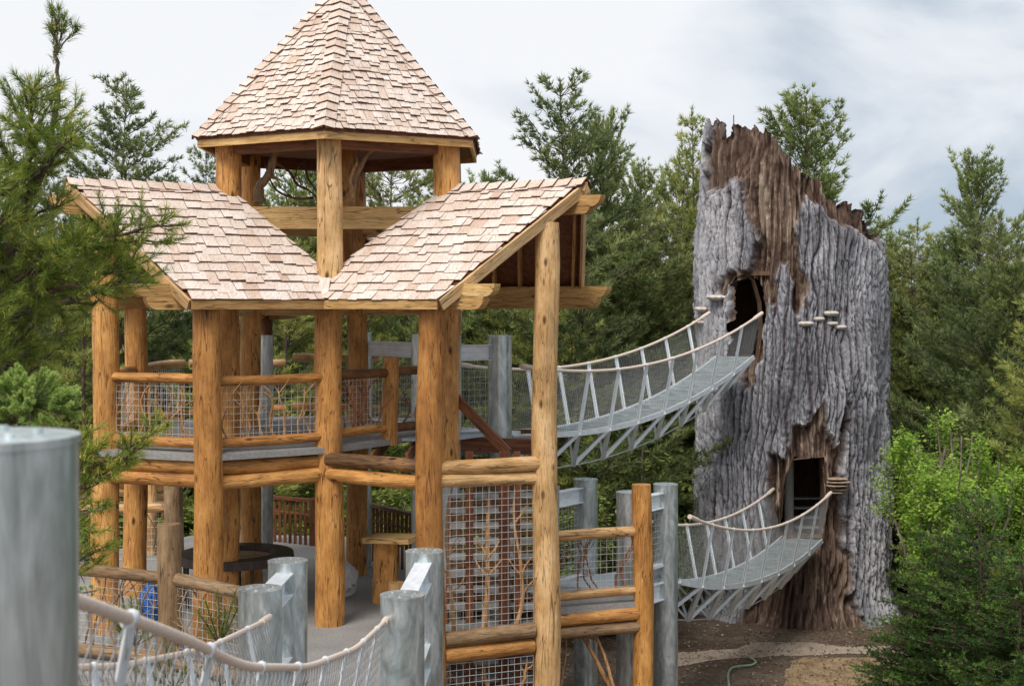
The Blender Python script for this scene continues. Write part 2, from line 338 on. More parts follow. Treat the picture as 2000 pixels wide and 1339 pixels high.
def grid_mesh(p, q, z0a, z1a, z0b, z1b, parent, cell=.1, r=.0036, name='wire_mesh'):
    """welded wire between two uprights p,q (xy), bottom/top heights at each"""
    mb = MB(); p = Vector(p); q = Vector(q); Lh = (q-p).length; n = max(2, round(Lh/cell))
    for k in range(n+1):
        t = k/n; b = p.lerp(q, t); mb.tube([(b.x, b.y, z0a+(z0b-z0a)*t), (b.x, b.y, z1a+(z1b-z1a)*t)], r, 4, False)
    m = max(2, round(((z1a-z0a)+(z1b-z0b))/2/cell))
    nx = (q-p).normalized().cross(Vector((0, 0, 1)))*r*1.5
    for k in range(m+1):
        t = k/m; mb.tube([(p.x+nx.x, p.y+nx.y, z0a+(z1a-z0a)*t), (q.x+nx.x, q.y+nx.y, z0b+(z1b-z0b)*t)], r, 4, False)
    return mb.build(name, M['wire'], parent)
def twig(p0, p1, r, parent, mat='twig', bendy=.12, forks=2, name='branch'):
    p0 = Vector(p0); p1 = Vector(p1); d = p1-p0; L_ = d.length; mb = MB()
    side = d.cross(Vector((0, 1, 0)))
    side = side.normalized() if side.length > 1e-3 else Vector((1, 0, 0))
    a = random.uniform(-1, 1)*bendy*L_; b = random.uniform(-1, 1)*bendy*L_*.5; m = 9; pts = []
    for k in range(m):
        t = k/(m-1); pts.append(p0+d*t+side*(a*math.sin(t*math.pi)+b*math.sin(t*2*math.pi)+random.uniform(-.012, .012))+Vector((0, random.uniform(-.01, .01), 0)))
    mb.tube(pts, [r*(1-.55*k/(m-1)) for k in range(m)], 6)
    for k in range(forks):
        i = random.randint(2, m-3); s = random.choice((-1, 1)); ln = min(.32, L_*random.uniform(.2, .4)); dd = (d.normalized()+side*s*random.uniform(.5, 1)).normalized()
        q = pts[i]; mb.tube([q, q+dd*ln*.5+side*random.uniform(-.03, .03), q+dd*ln], [r*.55, r*.42, r*.2], 5)
    return mb.build(name, M[mat], parent)

# ================================================================== ground
GZ = -2.7
def sheet(name, pts, z, mat, jit=0, label=None):
    mb = MB(); out = []
    n = len(pts)
    for k in range(n):
        a = Vector(pts[k]); b = Vector(pts[(k+1) % n]); m = max(1, int((b-a).length/.18)) if jit else 1
        for i in range(m):
            p = a.lerp(b, i/m); out.append((p.x+random.uniform(-jit, jit), p.y+random.uniform(-jit, jit), z))
    mb.quad(out); o = mb.build(name, M[mat]); o['kind'] = 'structure'; return o
xs = np.concatenate([np.linspace(-400, -30, 12), np.linspace(-25, 25, 90), np.linspace(30, 400, 12)])
ys = np.concatenate([np.linspace(-100, 5, 8), np.linspace(8, 60, 90), np.linspace(70, 800, 14)])
gx, gy = np.meshgrid(xs, ys); gz = GZ+.16*(fbm(gx*.5, gy*.5, 3)-.5)*np.clip((np.abs(gy-33)-3)/6, 0, 1)
nx, ny = len(xs), len(ys); ii = (np.arange(ny-1)[:, None]*nx+np.arange(nx-1)[None, :]).ravel()
me = np_mesh('ground', np.stack([gx, gy, gz], -1).reshape(-1, 3), np.stack([ii, ii+1, ii+nx+1, ii+nx], -1), M['dirt'], True)
o = bpy.data.objects.new('ground', me); adopt(o, None); o['kind'] = 'structure'
fl = sheet('forest_floor', [(-200, 36.5), (3, 37), (5.2, 38.5), (9.5, 38), (13, 33), (16, 27), (200, 27), (200, 500), (-200, 500)], GZ+.12, 'floor_green', 0)
def G_(u, v): Y = (CZ-GZ)*F/(v-HOR); return (X_(u, Y), Y)
sheet('sandy_path', [G_(1240, 1312), G_(1330, 1300), G_(1400, 1288), G_(1500, 1282), G_(1690, 1276), G_(1760, 1274), G_(1740, 1262), G_(1640, 1262), G_(1590, 1254), G_(1470, 1254), G_(1440, 1266), G_(1330, 1274), G_(1240, 1290)], GZ+.010, 'sand', .05)
sheet('mulch_bed', [G_(1530, 1345), G_(1535, 1315), G_(1545, 1290), G_(1570, 1284), G_(1690, 1284), G_(1760, 1290), G_(1800, 1350), G_(1650, 1480)], GZ+.006, 'mulch', .05)
V = []; Fc = []; tn = []
for k in range(12000):          # loose chips and clods lying on the soil
    x = random.uniform(1.0, 12); y = random.uniform(24, 33.5); s = random.uniform(.012, .045)
    if math.hypot(x-6.94, y-35.2) < 2.6: continue
    q = [Vector((random.uniform(-1, 1), random.uniform(-1, 1), random.uniform(-.1, .8)))*s for _ in range(4)]
    i = len(V); V += [(x+p.x, y+p.y, GZ+.02+p.z) for p in q]; Fc += [(i, i+1, i+2), (i, i+2, i+3), (i, i+3, i+1), (i+1, i+3, i+2)]
me = np_mesh('bark_chips', np.array(V), np.array(Fc), M['chips'], attr=np.repeat(RNG.random(len(Fc)//4), 4)); o = bpy.data.objects.new('bark_chips', me); adopt(o, None)
tag(o, 'loose wood chips and clods scattered over the bare soil', 'wood chips', kind='stuff')

# ================================================================== pavilion
CX, CY = -2.77, 23.5
UZ = 2.71                      # upper deck level
pav = thing('log_pavilion', (CX, CY, 0), 'two-storey honey log pavilion with shingled six-sided turret roof and gabled wings', 'pavilion')
def hexp(R, deg): a = rad(deg); return Vector((CX+R*math.sin(a), CY-R*math.cos(a), 0))
def post(x, y, z0, z1, r0, r1=None, mat='log', parent=pav, name='log_post', **k): return log(name, (x, y, z0), (x, y, z1), r0, r1, parent, mat, **k)
# turret posts (front, front-left, front-right, back-left, back-right, back, centre)
for deg, r0, r1, mt, z0 in ((0, .225, .185, 'log', 0), (-60, .20, .17, 'log', 0), (60, .23, .215, 'log', 2.5), (-120, .19, .16, 'log', 0), (120, .17, .15, 'log', 0), (180, .19, .165, 'log', 0)):
    p = hexp(2.0, deg)
    if deg == 60: post(p.x, p.y, 2.3, 7.45, .215, .21, 'log')       # hangs from the beams over the stairwell
    else: post(p.x, p.y, z0, 5.0, r0, (r0+r1)/2, mt); post(p.x, p.y, 5.0, 7.45, (r0+r1)/2*1.0, r1, 'log_pale' if deg == 0 else 'log')
post(CX, CY, 5.2, 8.2, .17, .15, 'log')
p = hexp(2.0, -120); post(p.x-.02, p.y-.05, 5.6, 7.45, .2, .18)
p = hexp(2.0, -60); post(p.x, p.y-.01, 5.4, 7.45, .215, .20)
# outer posts
post(-4.37, 20.4, -.25, 4.90, .22, .195)
post(-1.17, 20.4, -2.9, 4.90, .205, .19)
post(.50, 21.1, -2.9, 6.05, .21, .18, 'log_pale')
post(-6.03, 21.1, -.25, 5.85, .21, .185)
post(-6.26, 23.66, -.25, 5.1, .20, .18)
post(.56, 23.75, -2.9, 5.0, .16, .15)
post(X_(340, 26.5), 26.5, -.3, UZ, .18, .17, 'log_old')
post(X_(297, 27.5), 27.5, -.3, 2.4, .11, .10, 'log_pale')
post(X_(518, 25.6), 25.6, 4.28, 5.4, .12, .115, 'log_dark')
# ---- turret roof
RE, ZE, ZA = 2.5, 7.45, 10.2
def interval(poly, b):
    xs_ = []
    n = len(poly)
    for k in range(n):
        (a1, b1), (a2, b2) = poly[k], poly[(k+1) % n]
        if (b1-b)*(b2-b) <= 0 and b1 != b2: xs_.append(a1+(a2-a1)*(b-b1)/(b2-b1))
    return (min(xs_), max(xs_)) if len(xs_) >= 2 else None
def shingles(O, e_, s_, poly, expo, wmin, wmax, stag, parent, name='shingles'):
    """individual wedge shingles over a sloping polygon; O origin, e_ along the eave, s_ up the slope"""
    O = Vector(O); e_ = Vector(e_).normalized(); s_ = Vector(s_).normalized(); n_ = e_.cross(s_)
    if n_.z < 0: n_ = -n_
    mb = MB(); tones = []; top = max(b for a, b in poly); b = -.03; row = 0
    while b < top-.02:
        a0 = min(p[0] for p in poly)-random.uniform(0, .3); amax = max(p[0] for p in poly)
        while a0 < amax:
            w = random.uniform(wmin, wmax); st = random.choice((0, 0, .4, .8, 1.2))*stag*random.uniform(.7, 1.1) if row else random.uniform(0, .012)
            bb = b-st+random.uniform(-.006, .006); bt = min(b+expo*1.55, top)
            lo = interval(poly, max(bb, .001)); hi = interval(poly, min(bt, top-.002))
            if lo and hi:
                l0, l1 = max(a0, lo[0]-.01), min(a0+w-.005, lo[1]+.01); h0, h1 = max(a0, hi[0]-.01), min(a0+w-.005, hi[1]+.01)
                if l1-l0 > .02:
                    if h1 < h0: h0 = h1 = (max(min((h0+h1)/2, hi[1]), hi[0]))
                    th = random.uniform(.013, .024); lift = random.uniform(.020, .042)+.004*math.sin(row*1.3+a0*2); tw = random.uniform(-.005, .005)
                    def pt(a, q, h): return O+e_*a+s_*q+n_*h
                    A, B, C_, D = pt(l0, bb, lift+tw), pt(l1, bb, lift-tw), pt(h1, bt, .006), pt(h0, bt, .006)
                    u = n_*th; i = len(mb.v); mb.v += [tuple(x) for x in (A, B, C_, D, A+u, B+u, C_+n_*.006, D+n_*.006)]
                    fs = [(4, 5, 6, 7), (0, 1, 5, 4), (1, 2, 6, 5), (3, 0, 4, 7), (0, 3, 2, 1)]
                    if e_.cross(s_).z < 0: fs = [f[::-1] for f in fs]
                    mb.f += [tuple(i+k for k in f) for f in fs]; mb.sm += [False]*5
                    t = min(1, max(.36, random.gauss(.68, .17))) if random.random() > .03 else .33; tones += [t, .05+.1*random.random(), .22, .22, 0]  # butt and side faces get dark tones: end grain plus painted shade
            a0 += w
        b += expo; row += 1
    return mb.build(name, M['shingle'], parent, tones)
def caps(p, q, nA, nB, dA, dB, w, step, parent, name='ridge_cap'):
    """overlapping cap shingles from p (low) to q (high) over two planes; dA,dB: in-plane directions away from the ridge"""
    p = Vector(p); q = Vector(q); d = (q-p).normalized(); L_ = (q-p).length; mb = MB(); tones = []; t = -.03
    while t < L_-.05:
        for nn, dd in ((nA, dA), (nB, dB)):
            nn = Vector(nn).normalized(); dd = Vector(dd).normalized(); ww = w*random.uniform(.92, 1.08)
            a = p+d*t; b = p+d*min(t+step*1.25, L_); lo = .052+random.uniform(0, .006); hi = .026
            A, B, C_, D = a+nn*lo*.8, a+dd*ww+nn*lo, b+dd*ww+nn*hi, b+nn*hi*.8; mid = (Vector(nA)+Vector(nB)).normalized()
            A2, D2 = a+mid*(lo+.02), b+mid*(hi+.012); B2, C2 = B+nn*.02, C_+nn*.008; i = len(mb.v)
            mb.v += [tuple(x) for x in (A, B, C_, D, A2, B2, C2, D2)]; mb.f += [tuple(i+k for k in f) for f in [(4, 5, 6, 7), (0, 1, 5, 4), (1, 2, 6, 5), (3, 0, 4, 7), (0, 3, 2, 1)]]; mb.sm += [False]*5
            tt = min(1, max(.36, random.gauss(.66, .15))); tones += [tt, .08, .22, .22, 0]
        t += step*random.uniform(.96, 1.04)
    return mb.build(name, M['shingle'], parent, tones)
troof = MB(); apex = Vector((CX, CY, ZA)); cor = [hexp(RE, 60*k)+Vector((0, 0, ZE)) for k in range(6)]
for k in range(6):
    A, B = cor[k], cor[(k+1) % 6]
    troof.poly([A, B, apex], (0, 0, -.05))
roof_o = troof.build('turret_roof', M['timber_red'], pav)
for k in range(6):
    A, B = cor[k], cor[(k+1) % 6]; e_ = (B-A).normalized(); mid = (A+B)/2; s_ = (apex-mid); H = s_.length; s_ = s_.normalized(); w = (B-A).length
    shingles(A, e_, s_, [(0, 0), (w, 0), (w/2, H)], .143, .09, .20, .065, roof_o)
    nk = e_.cross(s_); nk = nk if nk.z > 0 else -nk
    Pp = cor[k-1]; e2 = (A-Pp).normalized(); s2 = (apex-(A+Pp)/2).normalized(); n2 = e2.cross(s2); n2 = n2 if n2.z > 0 else -n2
    d = (apex-A).normalized(); dA = e_-d*e_.dot(d); dB = -e2-d*(-e2).dot(d)
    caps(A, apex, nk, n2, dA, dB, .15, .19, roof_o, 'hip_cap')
    fb = MB(B-A); z = Vector((0, 0, 1)); out = Vector((0, 0, 0))
    def ins(p, f, z_): return Vector((CX+(p.x-CX)*f, CY+(p.y-CY)*f, z_))
    for a, b in ((A, B),):
        q = [ins(a, .995, ZE-.16), ins(b, .995, ZE-.16), ins(b, .995, ZE-.02), ins(a, .995, ZE-.02)]
        fb.poly(q, ((Vector((CX, CY, ZE))-mid).normalized()*.045))
    fb.build('fascia', M['timber'], roof_o)
    # soffit plate ring resting on the posts
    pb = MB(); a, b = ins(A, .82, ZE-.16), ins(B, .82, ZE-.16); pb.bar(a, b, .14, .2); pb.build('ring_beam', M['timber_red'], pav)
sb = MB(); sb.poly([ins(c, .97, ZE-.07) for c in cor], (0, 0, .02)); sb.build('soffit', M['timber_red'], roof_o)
# ---- gabled wings
def gable(deg, zr=6.67, ze=4.90, w=2.2, aend=4.46, acorner=3.27, ri=2.0, back=False):
    a = rad(deg); d = Vector((math.sin(a), -math.cos(a), 0)); pz = Vector((0, 0, 1)); c0 = Vector((CX, CY, 0))
    g = None
    for sgn in (1, -1):
        q = Vector((-d.y, d.x, 0))*sgn            # plan direction from the ridge towards this eave
        rise = zr-ze; sl = math.hypot(w, rise); s_ = (-q*w+pz*rise)/sl; O = c0+q*w+pz*ze
        # plan (along, out) -> (along, up the slope)
        pl = [(aend, 0), (ri, 0), (ri/2, ri*.866), (w*.577, w), (acorner, w)]
        poly = [(al, (w-ou)/w*sl) for al, ou in pl]
        pts = [O+d*al+s_*b for al, b in poly]; n_ = d.cross(s_); n_ = n_ if n_.z > 0 else -n_
        mb = MB(); mb.poly([p-n_*.045 for p in pts], n_*.04)
        if g is None: g = mb.build('gable_roof', M['timber_red'], pav)
        else: mb.build('roof_boarding', M['timber_red'], g)
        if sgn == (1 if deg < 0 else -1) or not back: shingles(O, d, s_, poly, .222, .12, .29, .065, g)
        # barge board and fascia
        fb = MB(pts[0]-pts[4]); A, B = pts[4], pts[0]; t = (B-A).normalized(); outw = t.cross(n_); outw = outw if outw.dot(d) > 0 else -outw
        fb.poly([A-n_*.17, B-n_*.17, B+n_*.004, A+n_*.004], outw*.04)
        fb.build('barge_board', M['timber_pale'], g)
        fb = MB(d); A, B = pts[3], pts[4]; fb.poly([A-pz*.13, B-pz*.13, B-pz*.0, A-pz*.0], q*.035); fb.build('fascia', M['timber'], g)
        # rafters
        skew = aend-acorner
        for k in range(5):
            al = acorner-.12-k*.5; f1 = 1.0
            if al < ri*.6: continue
            p = O+d*al-n_*.11+s_*.02; qv = O+d*(al+skew)+s_*sl*.99-n_*.11
            if al+skew*.5 < ri: qv = p.lerp(qv, .5)
            rb = MB(); rb.bar(p, qv, .045, .12, n_); rb.build('rafter', M['timber'], g)
        # wall plate beams under the eave: two sawn timbers with rounded ends
        for lay, ext, zz in ((0, .50, -.20), (1, .32, -.385)):
            scroll(c0+q*(w-.42)+pz*(ze+.34+zz)+d*1.3, c0+q*(w-.42)+pz*(ze+.34+zz)+d*(acorner+.22+ext), .17, .18, g)
    for lay, ext, zz in ((0, .30, -.29), (1, .12, -.42)):
        scroll(c0+pz*(zr+zz)+d*ri, c0+pz*(zr+zz)+d*(aend+ext), .17, .13+.04*(1-lay), g)
    q = Vector((-d.y, d.x, 0)); rise = zr-ze; sA = (-q*w+pz*rise).normalized(); sB = (q*w+pz*rise).normalized()
    nA = d.cross(sA); nA = nA if nA.z > 0 else -nA; nB = d.cross(sB); nB = nB if nB.z > 0 else -nB
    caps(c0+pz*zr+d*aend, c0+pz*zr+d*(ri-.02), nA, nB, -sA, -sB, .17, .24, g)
    return g
def scroll(p, q, w, h, parent, name='beam'):
    """sawn beam whose far end q is cut to a rounded scroll"""
    p = Vector(p); q = Vector(q); d = (q-p).normalized(); L_ = (q-p).length; z = Vector((0, 0, 1)); s = d.cross(z); out = [(0, -h/2), (L_-h*1.0, -h/2)]
    for k in range(9): t = -math.pi/2+math.pi*.5*k/8; out.append((L_-h*.9+h*.9*math.cos(t), h/2+h*math.sin(t)))
    out.append((0, h/2)); mb = MB(d); mb.poly([p+d*a+z*b-s*w/2 for a, b in out], s*w)
    return mb.build(name, M['timber'], parent)
gable(-60); gable(60); gable(180, zr=6.1, ze=4.7, w=1.8, aend=4.0, acorner=3.0)
# flashing shingle in the valley between the two wings
mb = MB(); vb = Vector((CX, CY-2.2/math.sin(rad(60)), 4.90)); vt = Vector((CX, CY-2.25, 5.18))
mb.bar(vb+Vector((-.02, 0, .03)), vt+Vector((-.02, 0, .05)), .15, .02); mb.build('valley_cap', M['shingle'], pav, [.8]*6)
# turret tie beams
for k, (da, db) in enumerate(((-60, 60), (-60, -120), (60, 120), (-120, 180), (120, 180))):
    A = hexp(2.0, da); B = hexp(2.0, db); mb = MB(); mb.bar((A.x, A.y, 6.2), (B.x, B.y, 6.2), .15, .35); mb.build('tie_beam', M['timber'], pav)
for k, (da, db) in enumerate(((-60, -120), (60, 120), (-120, 180), (120, 180))):
    A = hexp(2.0, da); B = hexp(2.0, db); mb = MB(); mb.bar((A.x, A.y, 4.75), (B.x, B.y, 4.75), .15, .22); mb.build('tie_beam', M['timber'], pav)
# crooked decorative branches in the turret
def crook(pts, r, mat, parent=pav, name='crooked_branch', forks=()):
    mb = MB(); pp = [Vector(p) for p in pts]; sm = []
    for k in range(len(pp)-1):
        a, b = pp[k], pp[k+1]; pa = pp[max(k-1, 0)]; pb = pp[min(k+2, len(pp)-1)]
        for i in range(5):
            t = i/5; sm.append(.5*((2*a)+(-pa+b)*t+(2*pa-5*a+4*b-pb)*t*t+(-pa+3*a-3*b+pb)*t**3))
    sm.append(pp[-1]); n = len(sm); mb.tube(sm, [r*(1-.55*k/n)*(1+.12*math.sin(k*2.1)) for k in range(n)], 8)
    for i, dx, dy, dz in forks:
        q = sm[min(i, n-1)]; mb.tube([q, q+Vector((dx*.4, dy*.4, dz*.6)), q+Vector((dx, dy, dz))], [r*.5, r*.35, r*.15], 6)
    return mb.build(name, M[mat], parent)
Yb = 22.9
crook([P(508, 395, Yb), P(507, 365, Yb), P(526, 340, Yb), P(536, 300, Yb), P(545, 275, Yb), P(556, 262, Yb)], .085, 'log_old', forks=((14, .3, 0, .25), (10, .18, 0, -.1)))
crook([P(540, 318, 24), P(565, 335, 24), P(580, 360, 24), P(603, 372, 24), P(618, 385, 24)], .03, 'log_char', forks=((8, .15, 0, .3), (12, -.1, 0, .25)))
crook([P(612, 386, 24.2), P(580, 388, 24.2), P(545, 375, 24.2), P(528, 352, 24.2), P(518, 320, 24.2)], .025, 'log_char', forks=((8, .1, 0, -.2),))
crook([P(595, 310, 24), P(600, 345, 24), P(618, 372, 24)], .022, 'log_char', forks=((3, -.2, 0, .12),))
crook([P(686, 395, 22.3), P(693, 350, 22.3), P(706, 322, 22.3), P(718, 300, 22.3), P(735, 284, 22.3)], .06, 'log_old', forks=((14, .28, 0, .15), (16, .05, 0, .3), (8, -.1, 0, .4)))
crook([P(672, 395, 22.1), P(688, 380, 22.1), P(684, 350, 22.1), P(698, 315, 22.1)], .045, 'twig')
# ---- upper deck
deck = MB(); outl = [hexp(2.0, 0)+Vector((0, -.1, 0)), Vector((-4.37, 20.3, 0)), Vector((-6.1, 21.0, 0)), Vector((-6.5, 23.7, 0)), Vector((-6.0, 26.3, 0)), Vector((-4.2, 27.0, 0)), Vector((-1.7, 26.6, 0)), Vector((-1.05, 24.4, 0)), Vector((X_(770, 22.8), 22.8, 0))]
deck.poly([p+Vector((0, 0, UZ-.11)) for p in outl], (0, 0, .11)); deck.build('upper_deck', M['deck'], pav)
for k in range(len(outl)):        # rim joist
    a = outl[k]; b = outl[(k+1) % len(outl)]; mb = MB(); mb.bar((a.x, a.y, UZ-.06), (b.x, b.y, UZ-.06), .16, .09); mb.build('deck_rim', M['deck'], pav)
def beampair(a, b, mats=('log', 'log'), z=(2.50, 2.29), r=.108, ext=.05):
    a = Vector(a); b = Vector(b); d = (b-a).normalized()*ext
    for zz, mt in zip(z, mats): log('log_beam', (a.x-d.x, a.y-d.y, zz), (b.x+d.x, b.y+d.y, zz), r*random.uniform(.95, 1.06), r*random.uniform(.9, 1.05), pav, mt, wob=.05)
pA, pB, pC, pD, pE, pF_ = (-4.37, 20.4, 0), (CX, 21.5, 0), (-1.17, 20.4, 0), (.50, 21.1, 0), (-6.03, 21.1, 0), (-6.26, 23.66, 0)
beampair(pE, pA); beampair(pA, pB, ext=-.12); beampair((pB[0], 21.35, 0), pC, ('log_char', 'log'), ext=-.02); beampair(pC, pD, ('log_pale', 'log_pale'), ext=-.02); beampair(pF_, pE)
# under-deck joists
for x in np.linspace(-5.9, -1.6, 9):
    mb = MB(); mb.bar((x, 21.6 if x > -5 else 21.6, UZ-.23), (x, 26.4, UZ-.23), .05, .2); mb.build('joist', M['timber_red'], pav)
def railing(a, b, zt, zb, ra=.075, rb=.075, mats=('log', 'log'), mesh=True, ntw=5, tmat='twig', cell=.1, inset=.2, tw=.022, parent=pav, z0=None):
    a = Vector(a); b = Vector(b); d = (b-a); d.z = 0; d.normalize(); z0 = z0 or (0, 0)
    p = a+d*inset; q = b-d*inset
    t = log('railing', (p.x-d.x*.12, p.y-d.y*.12, zt), (q.x+d.x*.12, q.y+d.y*.12, zt), ra, ra*.95, parent, mats[0], n=14, wob=.06)
    if zb is not None: log('bottom_rail', (p.x-d.x*.12, p.y-d.y*.12, zb), (q.x+d.x*.12, q.y+d.y*.12, zb), rb, rb*.93, t, mats[1], n=14, wob=.06)
    lo = zb if zb is not None else z0[0]
    off = d.cross(Vector((0, 0, 1)))*(-.0)
    if mesh: grid_mesh(p+off, q+off, lo, zt, lo, zt, t, cell)
    for k in range(ntw):
        u0 = (k+.5)/ntw+random.uniform(-.35, .35)/ntw; u1 = min(.97, max(.03, u0+random.uniform(-.28, .28)))
        A = p.lerp(q, min(.97, max(.03, u0))); B = p.lerp(q, u1); back = Vector((0, .03, 0))
        twig((A.x, A.y+.03, lo+.02), (B.x, B.y+.03, zt-.03), tw*random.uniform(.7, 1.15), t, tmat, .2, random.choice((1, 2, 2, 3)))
    return t
RZ = 3.75
railing(pE, pA, RZ, 2.86, ntw=9); railing((-4.37, 20.4, 0), (CX, 21.45, 0), RZ, 2.86, ntw=8)
p760 = Vector((X_(762, 22.7), 22.7, 0))
railing((CX, 21.5, 0), p760, RZ, 2.86, ntw=6, tmat='twig_red', mats=('log_dark', 'log'), cell=.085); railing(p760, (-1.04, 24.3, 0), RZ, 2.86, ntw=4, tmat='twig_red', mats=('log_dark', 'log_dark'))
log('newel_post', (p760.x, p760.y, 2.6), (p760.x, p760.y, 3.99), .145, .135, pav, 'log', wob=.09)
# far side rails of the upper deck
railing((-6.26, 23.66, 0), (-6.0, 26.1, 0), RZ, 2.86, ntw=3, mats=('log_pale', 'log')); railing((-6.0, 26.1, 0), (-4.2, 26.8, 0), RZ, 2.86, ntw=5, mats=('log_pale', 'log')); railing((-4.2, 26.8, 0), (-2.4, 26.6, 0), RZ+.1, 2.9, ntw=5, mats=('log_pale', 'log'))
railing((-6.03, 21.1, 0), (-6.26, 23.66, 0), RZ, 2.86, ntw=3)
# reddish trimmer and stair stringer at the stairwell
mb = MB(); mb.bar(P(884, 866, 23.6), P(1052, 872, 23.6), .07, .24); mb.build('trimmer_beam', M['timber_red'], pav)
mb = MB(); mb.bar(P(880, 766, 22.6), P(992, 884, 22.0), .05, .16); mb.build('stair_rail', M['timber_red'], pav)
# ---- stairs (two flights) ------------------------------------------------
def flight(x0, x1, y0, y1, z0, z1, n):
    st = MB(); st.bar((x0, y0-.1, z0-.1), (x0, y1, z1-.1), .06, .28); s = st.build('staircase', M['timber_red'], pav)
    st = MB(); st.bar((x1, y0-.1, z0-.1), (x1, y1, z1-.1), .06, .28); st.build('stringer', M['timber_red'], s)
    for k in range(n):
        t = (k+1)/n; y = y0+(y1-y0)*k/n; z = z0+(z1-z0)*t; run = (y1-y0)/n
        mb = MB(); mb.box(((x0+x1)/2, y+run/2, z), ((x1-x0)/2, 0, 0), (0, run/2+.02, 0), (0, 0, .035)); mb.build('tread', M['tread'], s)
        mb = MB(); mb.box(((x0+x1)/2, y+run-.01, z+(z1-z0)/n/2), ((x1-x0)/2, 0, 0), (0, .012, 0), (0, 0, (z1-z0)/n/2-.07)); mb.build('riser', M['log_dark'], s)
flight(-1.0, .42, 21.75, 24.4, .0, 2.55, 12)
flight(-1.0, .42, 21.75, 24.6, -2.6, -.1, 11)
for u, mt, rr in ((917, 'log_dark', .06), (985, 'timber_red', .085), (1010, 'timber_red', .05)):
    y = 21.62; mb = MB(); x = X_(u, y); mb.box((x, y, .0), (rr, 0, 0), (0, rr, 0), (0, 0, 2.6)); mb.build('stair_post', M['timber_red'], pav)
# tall mesh panel between the two right front posts
gp0, gp1 = Vector((-1.17, 20.4, 0)), Vector((.50, 21.1, 0)); dd = (gp1-gp0).normalized(); a = gp0+dd*.2; b = gp1-dd*.2
pan = log('sill_log', (a.x, a.y, .02), (b.x, b.y, .02), .115, .11, pav, 'log_old', wob=.06); log('sill_log', (a.x, a.y, -.22), (b.x, b.y, -.22), .12, .11, pav, 'log', wob=.05)
grid_mesh(a-Vector((0, .02, 0)), b-Vector((0, .02, 0)), .12, 2.2, .12, 2.2, pan, .098, .0038)
grid_mesh(a-Vector((0, .02, 0)), b-Vector((0, .02, 0)), -1.6, -.34, -1.6, -.34, pan, .098, .0048)
for u0, v0, u1, v1, r in ((886, 1230, 884, 945, .035), (945, 1230, 955, 950, .05), (1008, 1225, 1005, 955, .035)):
    twig(P(u0, v0, 20.95), P(u1, v1, 20.95), r, pan, 'twig', .05, 4)
for u0, v0, u1, v1, r in ((905, 1345, 868, 1300, .04), (955, 1345, 945, 1300, .035), (1010, 1345, 1030, 1292, .035)):
    twig(P(u0, v0, 20.95), P(u1, v1, 20.95), r, pan, 'twig', .1, 2)
# ---- lower deck
low = MB(); lo_out = [(-7.2, 19.3), (-3.3, 17.6), (-2.9, 13.9), (-.98, 13.9), (-1.2, 20.3), (-1.0, 20.75), (.4, 21.3), (.5, 21.9), (-.9, 21.9), (-1.0, 26.5), (-3.0, 29.5), (-6.5, 30), (-8.5, 27), (-8.6, 22)]
low.poly([(x, y, -.14) for x, y in lo_out], (0, 0, .14)); low.build('lower_deck', M['deck'], pav)
for x, y in ((-2.77, 18), (-4.5, 20.5), (-6.2, 23), (-6, 27), (-3, 27), (-1.5, 24), (-2.8, 22)): post(x, y, GZ-.1, -.14, .2, .2, 'log')
# front-left railing with its short post
sp = post(X_(331, 18.9), 18.9, -.2, 1.93, .17, .155, 'log_old')
fz = 1.18
railing((X_(120, 19.7), 19.7, 0), (X_(325, 18.95), 18.95, 0), fz, .12, .085, .08, ('log_old', 'log_old'), ntw=9, tmat='log_old', inset=.12, tw=.022)
railing((X_(335, 18.85), 18.85, 0), (X_(500, 17.9), 17.9, 0), fz+.02, .12, .085, .08, ('log_old', 'log_old'), ntw=7, tmat='log_old', inset=.12, tw=.022)
# rear-left log rails of the lower deck
for (u0, v0, y0, u1, v1, y1, r) in ((150, 996, 27, 335, 990, 26.8, .09), (225, 935, 27.5, 345, 948, 29, .08), (225, 962, 27.5, 345, 975, 29, .07)):
    a = P(u0, v0, y0); b = P(u1, v1, y1); log('rear_rail', a, b, r, r, pav, 'log_pale', n=14)
ra = P(232, 1060, 26.9); rb = P(335, 1060, 26.9); grid_mesh((ra.x, ra.y, 0), (rb.x, rb.y, 0), -.1, 1.1, -.1, 1.1, pav, .12)
twig(P(318, 1040, 26.7), P(345, 960, 26.7), .03, pav, 'twig_grey', .2, 1); twig(P(300, 1070, 26.7), P(285, 1000, 26.7), .02, pav, 'twig_grey', .2, 1)
# ---- landing on the right
LZ = .12
ld = MB(); ld.poly([(.3, 22.0, LZ-.12), (2.02, 22.55, LZ-.12), (2.02, 23.2, LZ-.12), (1.6, 24.6, LZ-.12), (.3, 24.6, LZ-.12)], (0, 0, .12)); ld.build('landing_deck', M['deck'], pav)
pG = Vector((X_(1255, 22.6), 22.6, 0)); post(pG.x, pG.y, GZ-.2, 1.98, .17, .155, 'log')
pH = Vector((.62, 22.15, 0))
railing(pH, pG, 1.22, .28, .085, .07, ('log_pale', 'log_pale'), ntw=6, tmat='twig_red', inset=.1, cell=.1)
for zz, mt, r in ((-.07, 'log', .10), (-.27, 'log_old', .095)): log('log_beam', (pH.x-.1, pH.y-.03, zz), (pG.x+.02, pG.y, zz), r, r, pav, mt, wob=.06)
for u0, v0, u1, v1, r in ((1118, 1215, 1192, 1345, .055), (1150, 1212, 1200, 1330, .04), (1104, 1225, 1098, 1310, .03)):
    a = P(u0, v0, 22.6); b = P(u1, v1, 22.4); twig(b+(b-a)*.5, a, r, pav, 'twig', .05, 1, 'prop_branch')

